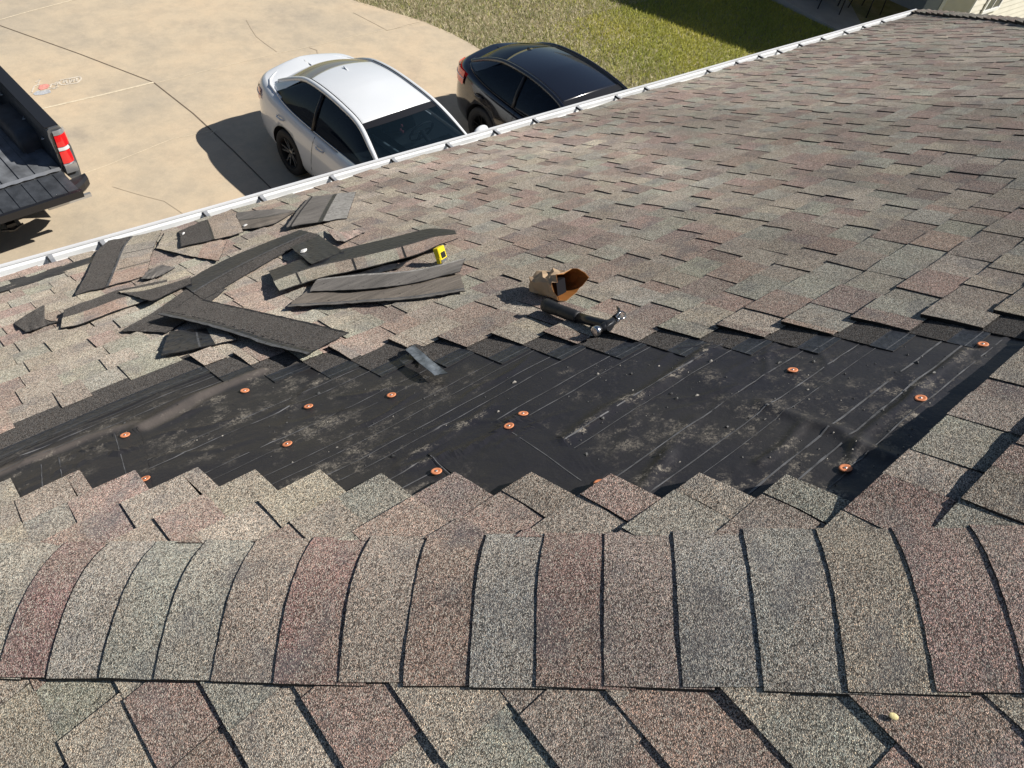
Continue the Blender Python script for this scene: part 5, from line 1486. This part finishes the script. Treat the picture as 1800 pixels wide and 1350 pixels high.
WP=dict(W=.915,f0=-1.10,f1=3.80,wb=2.825,R=.335,
 Sf=[-1.2,-1.0,-.7,-.3,.3,1.0,1.8,2.2,2.9,3.4,3.8],Sz=[1.07,1.075,1.06,1.02,.97,.94,.93,.92,.84,.76,.62],
 Tf=[-1.2,-1.0,-.7,-.35,-.1,.1,1.7,1.95,2.2,2.9,3.4,3.8],Tz=[1.12,1.125,1.115,1.09,.80,.66,.66,.93,.99,.93,.84,.66],
 rail=[(2.12,.965,.75),(1.72,1.185,.67),(1.36,1.34,.60),(.95,1.395,.575),(.5,1.41,.56),(.12,1.375,.545),(-.12,1.30,.55),(-.34,1.20,.575),(-.56,1.085,.60)],
 belt=[(2.2,.945,.80),(1.6,.955,.825),(.8,.965,.83),(.1,.985,.815),(-.30,1.02,.775),(-.48,1.04,.73),(-.60,1.055,.69)],
 iA=2,iR=5,iD=8,crown=.055,gl=(2.0,-.08),gb=(2.05,-.42),fm=.62,mould=M_CHR,doors=(1.85,.64),handles=(.86,-.10),mir=1.92,
 tl=(-1.0,-.70),tz=(.80,.93,.03),lip=-1.0,fin=.22,finsize=.45,finmat=M_WPAINT,air=True)
M_RIM=simple('machined_alloy_rim',(.34,.33,.32),.3,.9)
sedan(car_matrix(5.60,8.92,.047),'white sedan parked on the driveway, glossy black glass and white roof','cars parked on the driveway',M_WPAINT,WP,M_RIM)
BP=dict(WP); BP.update(W=.90,f0=-.98,f1=3.62,wb=2.70,R=.33,
 rail=[(2.10,.965,.74),(1.70,1.17,.665),(1.32,1.305,.60),(.90,1.365,.57),(.45,1.375,.555),(.02,1.335,.545),(-.28,1.25,.555),(-.46,1.17,.575),(-.64,1.08,.60)],
 mould=M_BTRIM,tl=(-.96,-.52),tz=(.80,.99,.02),lip=-.92,fin=-.02,finmat=M_KPAINT,rg=M_DG,air=False,wb2=0)
M_KRIM=simple('black_rim',(.012,.012,.013),.3,.6)
sedan(car_matrix(8.42,8.05,.0),'black sedan parked beside the grass, farther along the gutter than the white one','cars parked on the driveway',M_KPAINT,BP,M_KRIM)

def pickup():
    # local frame: y = towards the cab (away from the house), x = car's right, origin under the tailgate hinge
    M_PT=simple('dark_grey_truck_paint',(.075,.082,.092),.25,coat=.8); M_LIN=simple('black_bed_liner',(.050,.055,.063),.48,noise=.4,nscale=9,bump=.3,bscale=140); M_SIL=simple('silver_trim',(.52,.53,.54),.3,.7)
    M_DUST=simple('dusty_bed_floor',(.15,.16,.175),.6,noise=.6,nscale=5)
    hx,hy=1.09,9.11
    yaw=.06
    F=Vector((-math.sin(yaw),math.cos(yaw),0)); F.z=.045*F.x-.045*F.y; F.normalize(); N=Vector((-.045,.045,1)).normalized(); X=F.cross(N)
    M_=Matrix.Identity(4)
    for i in range(3): M_[i][0]=X[i]; M_[i][1]=F[i]; M_[i][2]=N[i]
    M_[0][3]=hx; M_[1][3]=hy; M_[2][3]=gz(hx,hy)+.004
    root=empty('pickup_truck',mat=M_,label='dark grey pickup with its tailgate lowered, only its empty bed in view at left',cat='pickup truck')
    W=.99; zf=.84; zr=1.36; L=1.95
    mb=MB()
    # bed floor with ribs
    mb.box((-.80,0,zf-.05),(.80,L,zf),0)
    for k in range(9):
        x=-.74+k*.185; mb.box((x-.045,.02,zf-.002),(x+.045,L-.02,zf+.014),0)
    mb.build('bed_floor',M_DUST,root)
    for s in (-1,1):
        mb=MB()
        # side: outer skin, rail top, inner wall
        prof=[(.80,zf-.04),(.80,zf+.2),(.78,zr-.10),(.79,zr-.02),(.81,zr),(.91,zr+.005),(.945,zr-.02),(.955,zr-.12),(.985,zr-.28),(.995,.80),(.985,.60),(.95,.50)]
        ys=[0,.01,.3,.65,1.0,1.4,L+.02]
        P=[[(s*a,y,b) for a,b in prof] for y in ys]
        mb.grid(P,lambda i,j:1 if j<3 else 0,smooth=False,flip=(s<0))
        for y in (0,): mb.face([(s*a,y,b) for a,b in prof],0)
        side=mb.build('bed_side',[M_PT,M_LIN],root)
        mb=MB(); mb.box((s*.80-(.02 if s>0 else -.0),.03,zr-.004),(s*.80+.13*s,L,zr+.012)) if s>0 else mb.box((-.93,.03,zr-.004),(-.80,L,zr+.012)); mb.build('rail_cap',M_BTRIM,root)
        # wheel housing in the bed
        mb=MB(); P=[]
        for i in range(11):
            a=math.pi*i/10; y=.98-.46*math.cos(a); z=zf+.24*min(1,math.sin(a)*1.7)
            P.append([(s*.80,y,z),(s*.60,y,z-.01),(s*.57,y,z-.04),(s*.565,y,zf-.01)])
        mb.grid(P,0,smooth=True,flip=(s>0)); mb.build('wheel_housing',M_LIN,root)
        for yy in (.25,.8,1.5):
            mb=MB(); mb.tube([(s*.785,yy-.03,zf+.30),(s*.76,yy,zf+.28),(s*.785,yy+.03,zf+.30)],.007,6); mb.build('tie_down',M_SIL,root)
        # tail light
        mb=MB()
        def pan(z0_,z1_,mi,o=.0):
            T=[]
            for i in range(7):
                t=i/6; a=t*math.pi/2
                x_=.885+.105*math.sin(a)+o; y_=-.035-o+.12*(1-math.cos(a))
                T.append([(s*x_*(1.0),y_,z0_),(s*(x_-.003),y_+.004,(z0_+z1_)/2),(s*(x_-.008),y_+.012,z1_)])
            T=[[(s*.83,-.03,z0_),(s*.83,-.03,(z0_+z1_)/2),(s*.83,-.02,z1_)]]+T
            mb.grid(T,mi,smooth=True,flip=(s<0))
        pan(.88,.905,0); pan(.905,1.075,1,.006); pan(1.075,1.125,2,.005); pan(1.125,1.275,1,.006); pan(1.275,1.33,0)
        tlo=mb.build('tail_light',[M_SIL,M_RED,M_CLEAR],root)
        mb=MB(); mb.box((s*.9-.07,-.045,.78),(s*.9+.07,.08,.885)); mb.build('corner_trim',M_SIL,root)
    # tailgate lowered flat
    mb=MB(); mb.box((-.78,-.53,zf-.075),(.78,-.035,zf-.012),0)
    for k in range(9):
        x=-.72+k*.18; mb.box((x-.055,-.50,zf-.013),(x+.055,-.06,zf-.002),0)
    mb.box((-.80,-.565,zf-.085),(.80,-.52,zf+.004),1)
    tg=mb.build('tailgate',[M_LIN,M_BTRIM],root)
    mb=MB(); P=[]
    for i in range(34):
        x=-.78+1.56*i/33; w=.008*math.sin(i*1.9); P.append([(x,-.032+w,zf+.004),(x,.016+w*.4,zf+.018)])
    mb.grid(P,0,smooth=False); mb.build('hinge_edge',M_SIL,tg)
    mb=MB(); mb.box((-.78,L-.04,zf-.05),(.78,L,zr)); mb.build('front_bulkhead',M_LIN,root)
    # bumper
    mb=MB(); prof=[(-.06,.60),(-.20,.62),(-.235,.66),(-.235,.74),(-.19,.765),(-.04,.765)]
    P=[]
    for i in range(25):
        u=-1+2*i/24; x=u*1.0; back=.16*max(0,(abs(u)-.72)/.28)**2
        P.append([(x,y+back*(1 if y<-.1 else .3)-.12,z) for y,z in prof])
    mb.grid(P,0,smooth=False); mb.face([p for p in P[0]]); mb.face([p for p in P[-1]])
    mb.box((-.40,-.385,.765),(.40,-.13,.785),0)
    bu=mb.build('rear_bumper',M_BTRIM,root)
    mb=MB(); mb.box((.42,-.37,.60),(.93,-.33,.645)); mb.box((-.93,-.37,.60),(-.42,-.33,.645)); mb.build('bumper_strip',M_SIL,bu)
    mb=MB(); mb.box((-.05,-.30,.44),(.05,.1,.54)); mb.tube([(-.12,-.3,.50),(0,-.32,.47),(.12,-.3,.50)],.012,6); mb.build('tow_hitch',M_BTRIM,root)
    # chassis, cab
    mb=MB(); mb.box((-.55,0,.42),(.55,5.0,.60)); mb.build('chassis',M_WELL,root)
    sec=[(L+.03,1.40,.97),(L+.06,1.84,.74),(L+.5,1.92,.72),(L+1.35,1.90,.72),(L+2.05,1.40,.86),(L+3.2,1.22,.93),(L+3.55,.95,.94)]
    mb=MB(); P=[]
    for y,zt,wt in sec:
        wb_=.98 if y<L+3.3 else .9
        P.append([(-wb_,y,.48),(-.995 if y<L+3.3 else -.93,y,.85),(-.96,y,min(1.28,zt)),(-wt,y,zt-.04),(-wt*.7,y,zt),(wt*.7,y,zt),(wt,y,zt-.04),(.96,y,min(1.28,zt)),(.995 if y<L+3.3 else .93,y,.85),(wb_,y,.48)])
    mb.grid(P,0,smooth=False); mb.face(P[0]); mb.face(P[-1]); mb.build('cab',M_PT,root)
    mb=MB(); mb.face([(-.68,L+.035,1.42),(.68,L+.035,1.42),(.62,L+.052,1.78),(-.62,L+.052,1.78)]); mb.build('rear_window',M_DG,root)
    for s in (-1,1):
        for f_ in (.98,4.5): wheel(root,s*(W-.14),f_,.39,s,M_RIM,6)
pickup()
